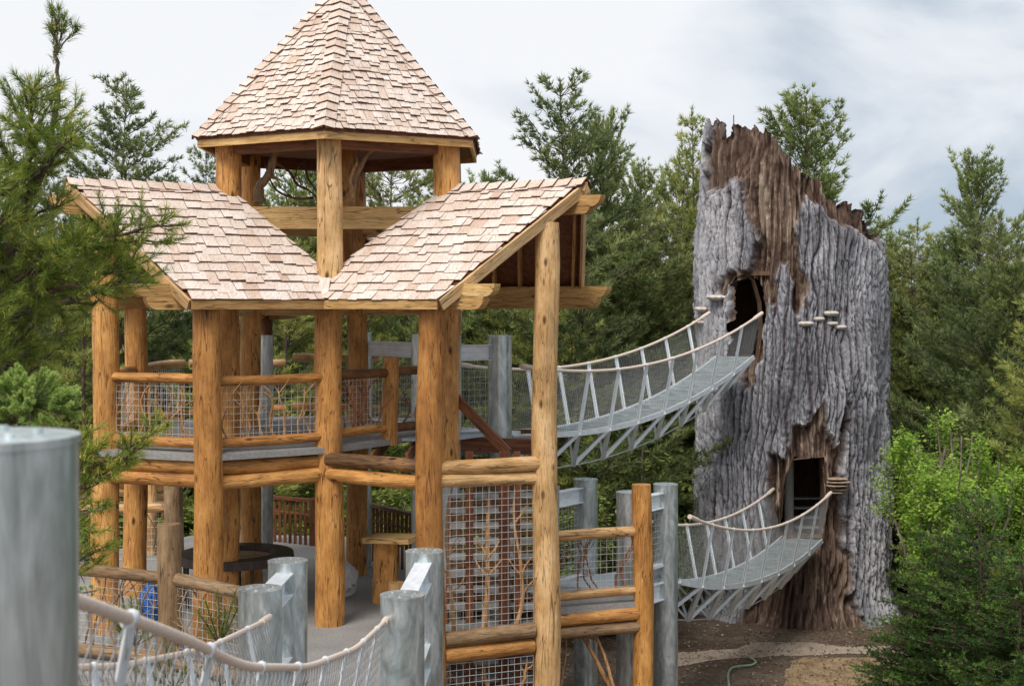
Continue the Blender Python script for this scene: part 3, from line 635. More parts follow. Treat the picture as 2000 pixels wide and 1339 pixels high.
# ================================================================== steel column behind the pavilion
colm = pipe('steel_column', (X_(517, 25.6), 25.6, GZ), (X_(517, 25.6), 25.6, 4.28), .15, None); tag(colm, 'galvanised round column with a dark log stub on top, left of the front log post', 'column')
# ================================================================== suspension bridges
def lerp(a, b, t): return a+(b-a)*t
def diamond(parent, f0, f1, n, cell=.08, r=.003, name='net'):
    """diagonal wire net; f0(t), f1(t): bottom and top edges, n: strands"""
    mb = MB()
    H = (f1(.5)-f0(.5)).length; L_ = sum((f0((k+1)/20)-f0(k/20)).length for k in range(20)); dt = H/L_*.62
    for sgn in (1, -1):
        k = -int(dt*n)-1
        while k <= n+int(dt*n)+1:
            t0 = k/n; t1 = t0+sgn*dt; s0, s1 = 0., 1.
            pts = []
            for i in range(5):
                s = i/4; t = t0+(t1-t0)*s
                if -.0001 <= t <= 1.0001: pts.append(f0(min(1, max(0, t))).lerp(f1(min(1, max(0, t))), s))
            if len(pts) >= 2: mb.tube(pts, r, 3, False)
            k += 1
    return mb.build(name, M['net'], parent)
def bridge(root, R0, R1, wd, wr, zdeck, zrope, nst, netn, side=1, trussd=.66, rope_r=.028, net_r=.003, st_w=.10, tr=True, full=True):
    """R0,R1: deck edge on the near side (plan) at both ends; the far edge lies wd to the left"""
    R0 = Vector((R0[0], R0[1], 0)); R1 = Vector((R1[0], R1[1], 0)); d = (R1-R0).normalized(); lf = Vector((-d.y, d.x, 0)); z = Vector((0, 0, 1)); fl = (wr-wd)/2
    dk = lambda t, s: R0.lerp(R1, t)+lf*(wd*s)+z*zdeck(t)
    rp = lambda t, s: R0.lerp(R1, t)+lf*(-fl if s == 0 else wd+fl)+z*zrope(t)
    m = 48
    mb = MB()
    for k in range(m):
        t0, t1 = k/m, (k+1)/m
        a, b, c, e_ = dk(t0, 0), dk(t1, 0), dk(t1, 1), dk(t0, 1)
        for j in range(1):
            mb.quad([a, b, c, e_]); mb.quad([a-z*.03, e_-z*.03, c-z*.03, b-z*.03])
    wk = mb.build('walkway', M['deck_blue'], root)
    for k in range(1, nst*2):
        mb = MB(); mb.bar(dk(k/nst/2, 0)+z*.026, dk(k/nst/2, 1)+z*.026, .05, .012); mb.build('cross_bar', M['steel'], wk)
    mb = MB(); npl = int((R1-R0).length/.055)
    for k in range(npl):
        t = (k+.5)/npl; a, b = dk(t, 0)+z*.012, dk(t, 1)+z*.012; mb.bar(a, b, .012, .02)
    mb.build('grating_bars', M['steel'], wk)
    for s in (0, 1):
        mb = MB()
        for k in range(m): mb.bar(dk(k/m, s)+z*.0, dk((k+1)/m+.0008, s)+z*.0, .035, .10)
        mb.build('edge_channel', M['steel_light'], root)
        mb = MB(); pts = [rp(k/m, s) for k in range(m+1)]; mb.tube(pts, rope_r, 10)
        for e in (0, m):     # spliced ends
            e2 = 2 if e == 0 else m-2; mb.tube([pts[e], pts[e2]], rope_r*1.55, 8)
        rope = mb.build('rope', M['rope'], root)
        for k in range(1, nst):
            t = k/nst; a = dk(t, s); b = rp(t, s); sb = MB(); u = (b-a).normalized()
            sb.bar(a-u*.05, b+u*.02, .008, st_w, d); sb.bar(a-u*.05+d*st_w/2, b+u*.02+d*st_w/2, st_w*.45, .008, d) ; sb.tube([b-d*.03, b+d*.03], rope_r*1.25, 8)
            sb.build('stanchion', M['steel_light'], root)
        diamond(root, lambda t, s=s: dk(t, s)+z*.03, lambda t, s=s: rp(t, s)-z*.02, netn, r=net_r)
    if tr:
        cb = lambda t: R0.lerp(R1, t)+lf*wd*.5+z*(zdeck(t)-trussd*min(1, .7+3*min(t, 1-t)))
        mb = MB(); mb.tube([cb(k/m) for k in range(m+1)], .014, 6); mb.build('lower_cable', M['wire'], root)
        for k in range(nst):
            t = k/nst; c = cb(t+.5/nst)
            for s, a, w in ((0, 0, .08), (0, 1, .065), (1, 1, .04), (1, 0, .04)):
                if s == 1 and a == 0 and not full: continue
                mb = MB(); mb.bar(dk(t+a/nst, s), c, w, w); mb.build('truss_strut', M['steel_light'], root)
def portal(root, pts, ztop, zbeam, zlow, r=.21, botz=GZ, pole_mat='steel', low=True, names='steel_post', mesh=True, bolts=True, beamh=.26):
    """two side frames: pts = [(near0, far0), (near1, far1)] plan positions"""
    for (a, b) in pts:
        for q in (a, b): pipe(names, (q[0], q[1], botz), (q[0], q[1], ztop), r, root, pole_mat, bolts)
        A = Vector((a[0], a[1], 0)); B = Vector((b[0], b[1], 0)); z = Vector((0, 0, 1)); d = (B-A).normalized()*r*.8
        f = ibeam(A+z*zbeam+d*.6, B+z*zbeam-d*.6, beamh, .16, root)
        if low: ibeam(A+z*zlow+d*.6, B+z*zlow-d*.6, .30, .16, root)
        if mesh: grid_mesh(A+d, B-d, zlow, zbeam, zlow, zbeam, f, .1)
# upper bridge
Bn, En = Vector((X_(976, 24.0), 24.0, 0)), Vector((X_(876, 23.5), 23.0, 0)); lf = Vector((-.84, .545, 0))
ub = thing('suspension_bridge', (2.5, 28, UZ), 'upper grey steel and rope bridge rising from the upper deck to the arched stump doorway', 'bridge')
zt = CZ-.56
portal(ub, [((En.x, En.y+.55), (Bn.x, Bn.y)), ((X_(704, 26.2), 26.2), (Bn.x-1.35, Bn.y+.85))], zt, zt-.28, UZ-.12, .205)
d_ = UZ+.0; z1 = CZ-1.27
bridge(ub, (-.02, 24.15), (5.56, 32.75), .9, 1.32, lambda t: lerp(UZ-.06, z1, t)-4*.56*t*(1-t), lambda t: lerp(CZ-1.08, CZ-.25, t)-4*.52*t*(1-t), 9, 135, net_r=.0026, full=False)
mb = MB(); mb.poly([(En.x-1.6, En.y-.1, UZ-.07), (En.x, En.y-.2, UZ-.07), (-.05, 24.2, UZ-.07), (-.05-.84, 24.2+.6, UZ-.07), (-1.9, 24.9, UZ-.07)], (0, 0, .05)); mb.build('approach_plate', M['deck_blue'], ub)
# lower bridge
lb = thing('suspension_bridge', (5, 28, 0), 'lower grey steel and rope bridge crossing to the square doorway at the stump foot', 'bridge')
Gp, Fp = (X_(1300, 24.3), 24.3), (X_(1229, 23.3), 23.3)
portal(lb, [(Fp, Gp), ((Fp[0]-1.33, Fp[1]+.69), (Gp[0]-1.33, Gp[1]+.69))], CZ-3.1, CZ-3.36, -.02, .21)
f0 = MB(); f0.bar((Fp[0], Fp[1], .42), (Gp[0], Gp[1], .42), .14, .05); f0.build('steel_beam', M['steel_light'], lb)
mb = MB(); mb.poly([(Fp[0]-.15, Fp[1]+.1, .10), (Gp[0]+.2, Gp[1]+.25, .10), (Gp[0]-.75, Gp[1]+.7, .10), (Fp[0]-1.5, Fp[1]+.5, .10)], (0, 0, .05)); mb.build('approach_plate', M['deck_blue'], lb)
bridge(lb, (2.88, 24.6), (7.14, 32.75), .95, 1.36, lambda t: lerp(.05, -.62, t)-4*.45*t*(1-t), lambda t: lerp(1.18, .50, t)-4*.50*t*(1-t), 8, 110, net_r=.0026)
# foreground bridge
fbr = thing('suspension_bridge', (-1.8, 9, 0), 'near rope and steel bridge sloping down from the blurred post to the lower deck', 'bridge')
ry = [2.9, 4.3, 5.3, 6.3, 8.3, 10.8, 13.6]; rz = [-.50, -.945, -1.27, -1.63, -2.15, -2.66, -3.06]
ropef = lambda t: CZ+float(np.interp(3.3+10.3*t, ry, rz))+0
def smooth_rope(t): return sum(ropef(min(1, max(0, t+k*.018))) for k in (-2, -1, 0, 1, 2))/5
bridge(fbr, (-1.40, 3.3), (-1.40, 13.78), .75, 1.15, lambda t: smooth_rope(t)-1.05, smooth_rope, 9, 84, rope_r=.021, net_r=.0028, st_w=.07, tr=False)
for (a, b) in (((X_(508, 14), 14), (X_(562, 15.5), 15.5)), ((X_(786, 13.7), 13.7), (X_(829, 16.1), 16.1))):
    zt = CZ-2.81
    for q in (a, b): pipe('steel_post', (q[0], q[1], GZ), (q[0], q[1], zt), .213, fbr, 'steel', True)
    f = ibeam((a[0], a[1]+.15, zt-.22), (b[0], b[1]-.15, zt-.22), .24, .19, fbr, mat='steel_light')
    ibeam((a[0], a[1]+.15, zt-1.15), (b[0], b[1]-.15, zt-1.15), .30, .17, fbr, mat='steel_light')
    grid_mesh(Vector((a[0], a[1]+.15, 0)), Vector((b[0], b[1]-.15, 0)), zt-1.1, zt-.3, zt-1.1, zt-.3, f)
np_ = pipe('steel_post', (X_(-50, 3.2), 3.2, GZ), (X_(-50, 3.2), 3.2, CZ-.30), .225, fbr, 'steel', True, 64)

for zz in (CZ-.60, CZ-.84):
    mb = MB(); q = Vector((X_(-50, 3.2)+.06, 3.2-.216, zz)); dq = Vector((.27, -.96, 0)); mb.tube([q, q+dq*.02], .016, 6); mb.build('bolt', M['steel'], np_)

# ================================================================== hollow stump
SX, SY, SR = 6.94, 35.2, 2.26
st = thing('hollow_tree_stump', (SX, SY, GZ), 'giant hollow grey-barked tree stump tower with jagged brown top and two doorways', 'tree stump')
topline = [(1370, 300), (1376, 240), (1388, 232), (1398, 240), (1402, 262), (1412, 268), (1420, 250), (1432, 245), (1470, 250), (1498, 258), (1512, 268), (1522, 288), (1540, 300), (1552, 322), (1570, 330), (1582, 345), (1604, 350), (1616, 366), (1628, 385), (1640, 400), (1650, 398), (1668, 396), (1684, 405), (1700, 420), (1716, 445), (1735, 470)]
WOOD = [[(1380, 200), (1700, 200), (1760, 445), (1728, 480), (1690, 455), (1640, 430), (1600, 400), (1572, 378), (1560, 420), (1560, 460), (1568, 520), (1578, 570), (1573, 600), (1556, 606), (1550, 585), (1546, 530), (1535, 500), (1520, 520), (1508, 560), (1505, 605), (1492, 650), (1492, 700), (1478, 745), (1455, 755), (1440, 720), (1425, 560), (1404, 600), (1400, 560), (1412, 540), (1430, 522), (1462, 528), (1474, 505), (1470, 450), (1450, 410), (1446, 345), (1432, 342), (1418, 365), (1400, 370), (1384, 380), (1381, 260)],
        [(1602, 780), (1612, 830), (1632, 872), (1642, 790), (1651, 780), (1654, 840), (1640, 910), (1645, 1000), (1655, 1060), (1665, 1140), (1690, 1240), (1430, 1240), (1465, 1190), (1495, 1130), (1512, 1060), (1500, 1010), (1498, 960), (1502, 890), (1540, 892), (1545, 840), (1588, 838), (1596, 800)]]
DOORS = [[(1427, 705), (1425, 560), (1436, 541), (1455, 534), (1474, 546), (1487, 590), (1490, 640), (1482, 705)],
         [(1521, 1050), (1524, 985), (1534, 930), (1548, 898), (1610, 892), (1614, 950), (1611, 1050)]]
nth_f, nth_b, nz_ = 620, 90, 640
th = np.concatenate([np.linspace(-rad(98), rad(98), nth_f), np.linspace(rad(98), rad(262), nth_b+2)[1:-1]]); nth = len(th)
TH, TT = np.meshgrid(th, np.linspace(0, 1, nz_))
cosv = np.cos(TH); sinv = np.sin(TH)
Yn = SY-SR*cosv; Xn = SX+SR*sinv; un = 1000+Xn/Yn*F
tl = np.array(topline); vt = np.interp(un, tl[:, 0], tl[:, 1]); vt = np.where(cosv < 0, vt+40+30*vn(TH*9, TH*0, 4), vt)
ztop = CZ+(HOR-vt)/F*Yn + .16*(vn(TH*26, 0*TH, 8)-.5)+.12*(vn(TH*60, 0*TH, 9)-.5)
Z = GZ-.1+TT*(ztop-GZ+.1)
arc = TH*SR; hz = Z-GZ
vp = HOR-(Z-CZ)/Yn*F
# outline radius by height
prof = np.interp(vp, [240, 300, 400, 700, 900, 1000, 1100, 1180, 1235], [.955, .975, .985, 1.0, 1.01, 1.03, 1.0, 1.0, 1.03])
prof = prof*(1-np.where(TH < -.4, np.clip((vp-1010)/260, 0, 1)*.08*np.clip((-TH-.4)/.6, 0, 1), 0))
front = cosv > -.1
jx = un+14*(fbm(arc*5, hz*2.5, 31)-.5)*2; jy = vp+26*(fbm(arc*5, hz*2.5, 37)-.5)*2
wm = np.zeros(TH.shape)
for w in WOOD: wm = np.maximum(wm, (inpoly(jx, jy, w) & front).astype(float))
dm = np.zeros(TH.shape, bool)
for dpl in DOORS: dm |= inpoly(un+16*(fbm(arc*5, hz*3, 3)-.5), vp+18*(fbm(arc*5, hz*4, 4)-.5), dpl) & front
wm = np.where(~front & (TT > .9), 1, wm)
def blur(A, k):
    for ax in (0, 1):
        B = np.zeros_like(A); c = 0
        for s in range(-k, k+1): B += np.roll(A, s, ax); c += 1
        A = B/c
    return A
ws = blur(wm, 2)
# bark relief: domain-warped vertical plates split by deep furrows
wx = arc+.16*(fbm(arc*1.3, hz*.6, 11)-.5)*2+.10*(fbm(arc*3.5, hz*1.5, 12)-.5)*2+.035*(fbm(arc*14, hz*6, 16, 2)-.5)*2
def ridged(x, y, s): return 1-np.abs(2*vn(x, y, s)-1)
def fissure(freq, sw, sd_, wid, amp=1.7):      # wandering vertical cracks: distance to the nearest crack line
    ph = arc*freq+amp*2*(fbm(arc*.9, hz*.30*sw, sd_, 3)-.5)+.75*(fbm(arc*2.6, hz*.95, sd_+3, 3)-.5)+.16*(fbm(arc*12, hz*6, sd_+5, 2)-.5)
    dd_ = np.abs(ph-np.round(ph)); w_ = wid*(.35+1.5*fbm(arc*2.5, hz*.6, sd_+7, 3)); return np.clip(dd_/w_, 0, 1)**.8
q1 = fissure(4.2, 1, 21, .26, 1.9); q2 = fissure(7.6, 1.6, 25, .25, 3.0); q3 = fissure(13, 2.2, 29, .27, 3.9)
fur = np.minimum(np.minimum(q1, .18+.82*q2), .5+.5*q3)
crk = np.clip(ridged(wx*3.5+hz*1.8, hz*3.4, 41)**9, 0, 1)*.8*vn(arc*2, hz*1.5, 44)
bark = .20*fur-.035*crk+.055*fbm(arc*8, hz*2.5, 13, 4)+.05*vn(arc*26, hz*9, 14)+.03*vn(arc*48, hz*20, 15)
fur = np.clip(fur-crk*.5, 0, 1)
flute = fbm(wx*3.2, hz*.30, 51, 5); fl2 = ridged(wx*8, hz*.4, 52); cl = fbm(arc*1.5, hz*1.2, 57, 3)
w1 = fissure(1.7, .8, 91, .42, 1.6); w2 = fissure(4.6, 1, 95, .34, 2.2); w3 = fissure(10, 1.3, 98, .3, 3)
wh = np.clip(.55*w1**1.3*(.55+.9*flute)+.28*w2+.12*w3+.25*(cl-.5), 0, 1.2)
woodr = -.46+.52*wh+.06*fbm(arc*14, hz*4, 53, 3)
lump = .55*(fbm(arc*.8, hz*.35, 61, 3)-.5)
disp = bark*(1-ws)+woodr*ws+lump-.04
foot = np.clip((.9-hz)/.9, 0, 1)**2*(.25+.4*fbm(TH*5, 0*TH, 71)); topin = -np.clip((TT-.93)/.07, 0, 1)*.10*fbm(arc*6, hz*3, 72)
Rr = SR*prof*1.0+disp*.8-.05+foot*.5+topin
V = np.stack([SX+Rr*sinv-SX, SY-Rr*cosv-SY, Z-GZ], -1).reshape(-1, 3)
ii = (np.arange(nz_-1)[:, None]*nth+np.arange(nth)[None, :]); jj = (np.arange(nz_-1)[:, None]*nth+(np.arange(nth)[None, :]+1) % nth)
Fq = np.stack([ii, jj, jj+nth, ii+nth], -1); dmf = dm[:-1, :] & dm[1:, :] & np.roll(dm, -1, 1)[:-1, :]; Fq = Fq[~dmf]
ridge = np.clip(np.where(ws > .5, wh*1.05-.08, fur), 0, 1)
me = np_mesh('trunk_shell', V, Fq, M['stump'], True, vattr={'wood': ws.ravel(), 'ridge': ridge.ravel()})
o = bpy.data.objects.new('trunk_shell', me); adopt(o, st, Matrix.Translation((SX, SY, GZ)))
# inner wall (visible through the doors and over the rim)
n2 = 96; m2 = 40; a2 = np.linspace(0, 2*math.pi, n2, endpoint=False); zz2 = np.linspace(0, 8.4, m2); A2, Z2 = np.meshgrid(a2, zz2)
def in_door(a, z):     # leave the doorways open in the lining
    Yq = SY-1.8*np.cos(a); Xq = SX+1.8*np.sin(a); u = 1000+Xq/Yq*F; v = HOR-(z+GZ-CZ)/Yq*F; r = np.zeros(a.shape, bool)
    for (x0, y0, x1, y1) in ((1405, 520, 1500, 705), (1505, 880, 1622, 1055)): r |= (u > x0) & (u < x1) & (v > y0) & (v < y1) & (np.cos(a) > 0)
    return r
R2 = 1.82+.12*(fbm(A2*6, Z2*.6, 81)-.5); V2 = np.stack([R2*np.sin(A2), -R2*np.cos(A2), Z2], -1).reshape(-1, 3)
i2 = (np.arange(m2-1)[:, None]*n2+np.arange(n2)[None, :]); j2 = (np.arange(m2-1)[:, None]*n2+(np.arange(n2)[None, :]+1) % n2)
F2 = np.stack([i2, i2+n2, j2+n2, j2], -1)[~in_door(A2, Z2)[:-1, :]]
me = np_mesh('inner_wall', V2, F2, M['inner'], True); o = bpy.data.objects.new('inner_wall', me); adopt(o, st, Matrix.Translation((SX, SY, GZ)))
for zf, nm in ((8.3, 'sky_block_cap'), (CZ-1.30-GZ, 'upper_floor'), (-.66-GZ, 'lower_floor')):  # topmost disc is an added cap that keeps sky light out of the hollow
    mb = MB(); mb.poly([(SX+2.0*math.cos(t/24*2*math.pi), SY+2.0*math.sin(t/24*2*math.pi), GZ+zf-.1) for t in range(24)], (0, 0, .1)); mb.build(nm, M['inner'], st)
# door reveals: the rim of each doorway carried inwards
for dpl in DOORS:
    mb = MB(); n = len(dpl); out = []; inn = []
    for (u, v) in dpl:
        t0 = math.asin(max(-1, min(1, ((u-1000)/F*(SY-2.1)-SX)/SR))); Y0 = SY-(SR+.0)*math.cos(t0); Y1 = SY-1.7*math.cos(t0)
        out.append(P(u, v, Y0-.02)); inn.append(P(u, v, Y0)+Vector((-.1 if 0 else 0, Y1-Y0+.1, 0)))
    for k in range(n):
        k2 = (k+1) % n; mb.quad([out[k], out[k2], inn[k2], inn[k]])
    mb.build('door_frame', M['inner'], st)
# fittings inside the lower doorway
mb = MB(); mb.tube([P(1541, 900, 34.3), P(1541, 1060, 34.3)], .115, 20); mb.build('pillar', M['pillar'], st)
for k in range(4):
    mb = MB(); y = 34.0+.24*k; mb.box((X_(1588, 33.8)+.05, y, -.5+.2*k), (.42, 0, 0), (0, .12, 0), (0, 0, .02)); mb.build('step', M['deck'], st)
mb = MB(); mb.tube([P(1433, 262, 33.6), P(1433, 225, 33.6)], .012, 5); mb.build('rod', M['steel_dark'], st)
def fungus(u, v, w, h, mat='fungus', dy=0):
    x = X_(u, 33.0); th0 = math.asin(max(-.98, min(.98, (x-SX)/(SR+.12)))); sr = SR+.04+dy; c = Vector((SX+sr*math.sin(th0), SY-sr*math.cos(th0), 0)); c.z = CZ+(HOR-v)/F*c.y
    od = Vector((math.sin(th0), -math.cos(th0), 0)); td = Vector((od.y, -od.x, 0)); rx = w/2/F*33; mb = MB(); n = 20; rings = []
    prof_ = [(0, .5), (.55, .55), (.9, .35), (1.0, .0), (.93, -.3), (.6, -.7), (0, -.9)]
    for pr, pz_ in prof_:
        rings.append([c+td*(math.cos(2*math.pi*k/n)*rx*pr*(1+.08*math.sin(k*2.7+u)))+od*(math.sin(2*math.pi*k/n)*rx*.85*pr)+Vector((0, 0, pz_*h/F*33*.5-.10*abs(math.cos(2*math.pi*k/n))*rx*pr*.3)) for k in range(n)])
    for a in range(len(rings)-1):
        for k in range(n):
            k2 = (k+1) % n; mb.quad([rings[a][k], rings[a+1][k], rings[a+1][k2], rings[a][k2]], True)
    return mb.build('shelf_fungus', M[mat], st)
for f_ in ((1410, 580, 44, 17), (1389, 603, 40, 16), (1386, 629, 46, 14), (1571, 631, 31, 15), (1597, 622, 22, 12), (1621, 611, 31, 15), (1624, 631, 22, 12), (1641, 638, 25, 13)): fungus(*f_, dy=.06)
for k, (v, w) in enumerate(((934, 42), (940, 48), (947, 46), (955, 34), (961, 28))): fungus(1633+(k % 2)*3-1, v, w, 6, 'fungus_brown', .12)

# ================================================================== things on the decks
rt = thing('round_table', (-4.6, 23.3, 0), 'dark round ring table built around two log posts on the lower deck', 'table')
mb = MB(); c = Vector((X_(462, 23.2), 23.2, .80)); n = 40; Ro, Ri = .92, .62
for k in range(n):
    a0, a1 = 2*math.pi*k/n, 2*math.pi*(k+1)/n
    def rp_(a, r, z): return c+Vector((math.cos(a)*r, math.sin(a)*r, z))
    mb.quad([rp_(a0, Ri, 0), rp_(a0, Ro, 0), rp_(a1, Ro, 0), rp_(a1, Ri, 0)], False); mb.quad([rp_(a0, Ro, 0), rp_(a0, Ro+.02, -.14), rp_(a1, Ro+.02, -.14), rp_(a1, Ro, 0)], True)
    mb.quad([rp_(a0, Ri, -.14), rp_(a0, Ri, 0), rp_(a1, Ri, 0), rp_(a1, Ri, -.14)], True); mb.quad([rp_(a0, Ro+.02, -.14), rp_(a0, Ri, -.14), rp_(a1, Ri, -.14), rp_(a1, Ro+.02, -.14)], False)
mb.build('table_top', M['steel_dark'], rt)
mb = MB(); mb.tube([c+Vector((0, 0, -.1)), c+Vector((0, 0, -.08))], .6, 32); mb.build('basin', M['mulch'], rt)
for k in range(9):
    a = 2*math.pi*k/9+.3; q = c+Vector((math.cos(a)*.86, math.sin(a)*.86, 0)); mb = MB(); mb.tube([(q.x, q.y, .66), (q.x*1.0, q.y, .3), (q.x, q.y, 0)], [.035, .02, .03], 6); mb.build('leg', M['steel_dark'], rt)
bt = thing('log_table', (-1.7, 22.9, 0), 'thick slab table on a log pedestal beside the dark balustrade', 'table')
mb = MB(); a = P(722, 1050, 23.2); b = P(812, 1052, 22.9); mb.bar(a, b, .55, .09); mb.build('table_top', M['timber'], bt)
log('pedestal', (X_(748, 23.1), 23.1, 0), (X_(752, 23.1), 23.1, 1.0), .21, .19, bt, 'log', wob=.09)
sl = log('log_stool', (X_(773, 22.6), 22.6, 0), (X_(773, 22.6), 22.6, .42), .15, .15, None, 'log_pale'); tag(sl, 'short sawn log stool at the foot of the slab table', 'stool')
def crumple(name, c, sx, sy, sz, mat, label, cat):
    n, m = 26, 16; a = np.linspace(0, 2*math.pi, n, endpoint=False)[None, :]; b = np.linspace(0, math.pi, m)[:, None]
    rr = 1+.35*(fbm(np.cos(a)*2+5+b, np.sin(a)*2+5+b*2, 9)-.5)*2; V = np.stack([np.cos(a)*np.sin(b)*rr*sx, np.sin(a)*np.sin(b)*rr*sy, np.maximum(-.95, np.cos(b)*rr)*sz+sz*.95+0*a], -1).reshape(-1, 3)
    i = np.arange(m-1)[:, None]*n+np.arange(n)[None, :]; j = np.arange(m-1)[:, None]*n+(np.arange(n)[None, :]+1) % n
    me = np_mesh(name, V, np.stack([i, i+n, j+n, j], -1).reshape(-1, 4), M[mat]); o = bpy.data.objects.new(name, me); adopt(o, None, Matrix.Translation(Vector(c))); tag(o, label, cat)
crumple('plastic_bag', (X_(672, 23.6), 23.6, 0), .22, .15, .27, 'bag', 'crumpled translucent plastic bag on the deck behind the front log post', 'bag')
crumple('tarpaulin', (X_(293, 21.6), 21.6, 0.0), .16, .2, .30, 'blue', 'bright blue crumpled tarpaulin on the lower deck behind the front railing', 'tarpaulin')
def balustrade(p, q, z0, h, label, mat='log_dark', n=9, slope=0):
    r = thing('balustrade', (p[0], p[1], z0), label, 'railing'); p = Vector((p[0], p[1], z0)); q = Vector((q[0], q[1], z0+slope)); z = Vector((0, 0, 1))
    mb = MB(); mb.bar(p+z*h, q+z*h, .12, .06); mb.build('handrail', M[mat], r); mb = MB(); mb.bar(p+z*.1, q+z*.1, .05, .09); mb.build('bottom_rail', M[mat], r)
    mb = MB(); mb.bar(p+z*(h-.28), q+z*(h-.28), .05, .05); mb.build('middle_rail', M[mat], r)
    for k in range(n):
        a = p.lerp(q, (k+.5)/n); mb = MB(); mb.box(a+z*(h/2+.03), (.028, 0, 0), (0, .028, 0), (0, 0, h/2-.03)); mb.build('baluster', M[mat], r)
    for a in (p, q): mb = MB(); mb.box(a+z*(h/2), (.06, 0, 0), (0, .06, 0), (0, 0, h/2+.04)); mb.build('end_post', M[mat], r)
balustrade((X_(532, 29), 29), (X_(612, 28.5), 28.5), -.3, 1.2, 'brown balustrade of thin uprights seen between the steel column and the front post', 'timber_red', 8)
balustrade((X_(718, 27), 27), (X_(815, 25.5), 25.5), -.15, 1.2, 'dark brown balustrade behind the slab table', 'log_dark', 12)
balustrade((X_(150, 33), 33), (X_(350, 32), 32), -.5, 1.15, 'far brown balustrade at the rear left of the lower deck', 'timber_red', 16)
hz_ = [G_(1425, 1350), G_(1421, 1320), G_(1428, 1306), G_(1450, 1303), G_(1466, 1302), G_(1478, 1297), G_(1472, 1290), G_(1465, 1287), G_(1466, 1284)]
mb = MB(); pp = []
for k in range(len(hz_)-1):
    for i in range(4): t = i/4; pp.append((lerp(hz_[k][0], hz_[k+1][0], t), lerp(hz_[k][1], hz_[k+1][1], t), GZ+.04))
for _ in range(2): pp = [pp[0]]+[tuple((pp[k-1][i]+pp[k][i]*2+pp[k+1][i])/4 for i in range(3)) for k in range(1, len(pp)-1)]+[pp[-1]]
mb.tube(pp, .022, 8); ho = mb.build('garden_hose', M['hose']); tag(ho, 'pale green garden hose snaking over the dark soil', 'hose')

# ================================================================== vegetation
def tufts_mesh(name, Pn, Dn, k, ln, wd, spread, mat, tone, curve=0):
    """k needles at every tuft position Pn with axis Dn"""
    n = len(Pn); Pr = np.repeat(Pn, k, 0); Dr = np.repeat(Dn, k, 0); rnd = RNG.normal(size=(n*k, 3)); d = Dr+rnd*spread; d /= np.linalg.norm(d, axis=1, keepdims=True)+1e-9
    l = ln*RNG.uniform(.6, 1.15, (n*k, 1)); s = np.cross(d, RNG.normal(size=(n*k, 3))); s /= np.linalg.norm(s, axis=1, keepdims=True)+1e-9
    base = Pr+rnd*ln*.08; a = base-s*wd/2; b = base+s*wd/2; c = base+d*l
    V = np.stack([a, b, c], 1).reshape(-1, 3); Fc = np.arange(n*k*3).reshape(-1, 3)
    tn = np.clip(np.repeat(tone, k)+RNG.normal(size=n*k)*.13, 0, 1); return np_mesh(name, V, Fc, mat, False, attr=tn)
def leaves_mesh(name, Pn, k, sz, spread, mat, tone):
    n = len(Pn); Pr = np.repeat(Pn, k, 0)+RNG.normal(size=(n*k, 3))*spread; u = RNG.normal(size=(n*k, 3)); u[:, 2] *= .5; u /= np.linalg.norm(u, axis=1, keepdims=True)
    w = np.cross(u, RNG.normal(size=(n*k, 3))*np.array([.5, .5, 1.])+np.array([0, 0, .9])); w /= np.linalg.norm(w, axis=1, keepdims=True)+1e-9; s = sz*RNG.uniform(.6, 1.3, (n*k, 1))
    V = np.stack([Pr, Pr+u*s*.5+w*s*.28, Pr+u*s, Pr+u*s*.5-w*s*.28], 1).reshape(-1, 3); Fc = np.arange(n*k*4).reshape(-1, 4)
    return np_mesh(name, V, Fc, mat, False, attr=np.clip(np.repeat(tone, k)+RNG.normal(size=n*k)*.14, 0, 1))
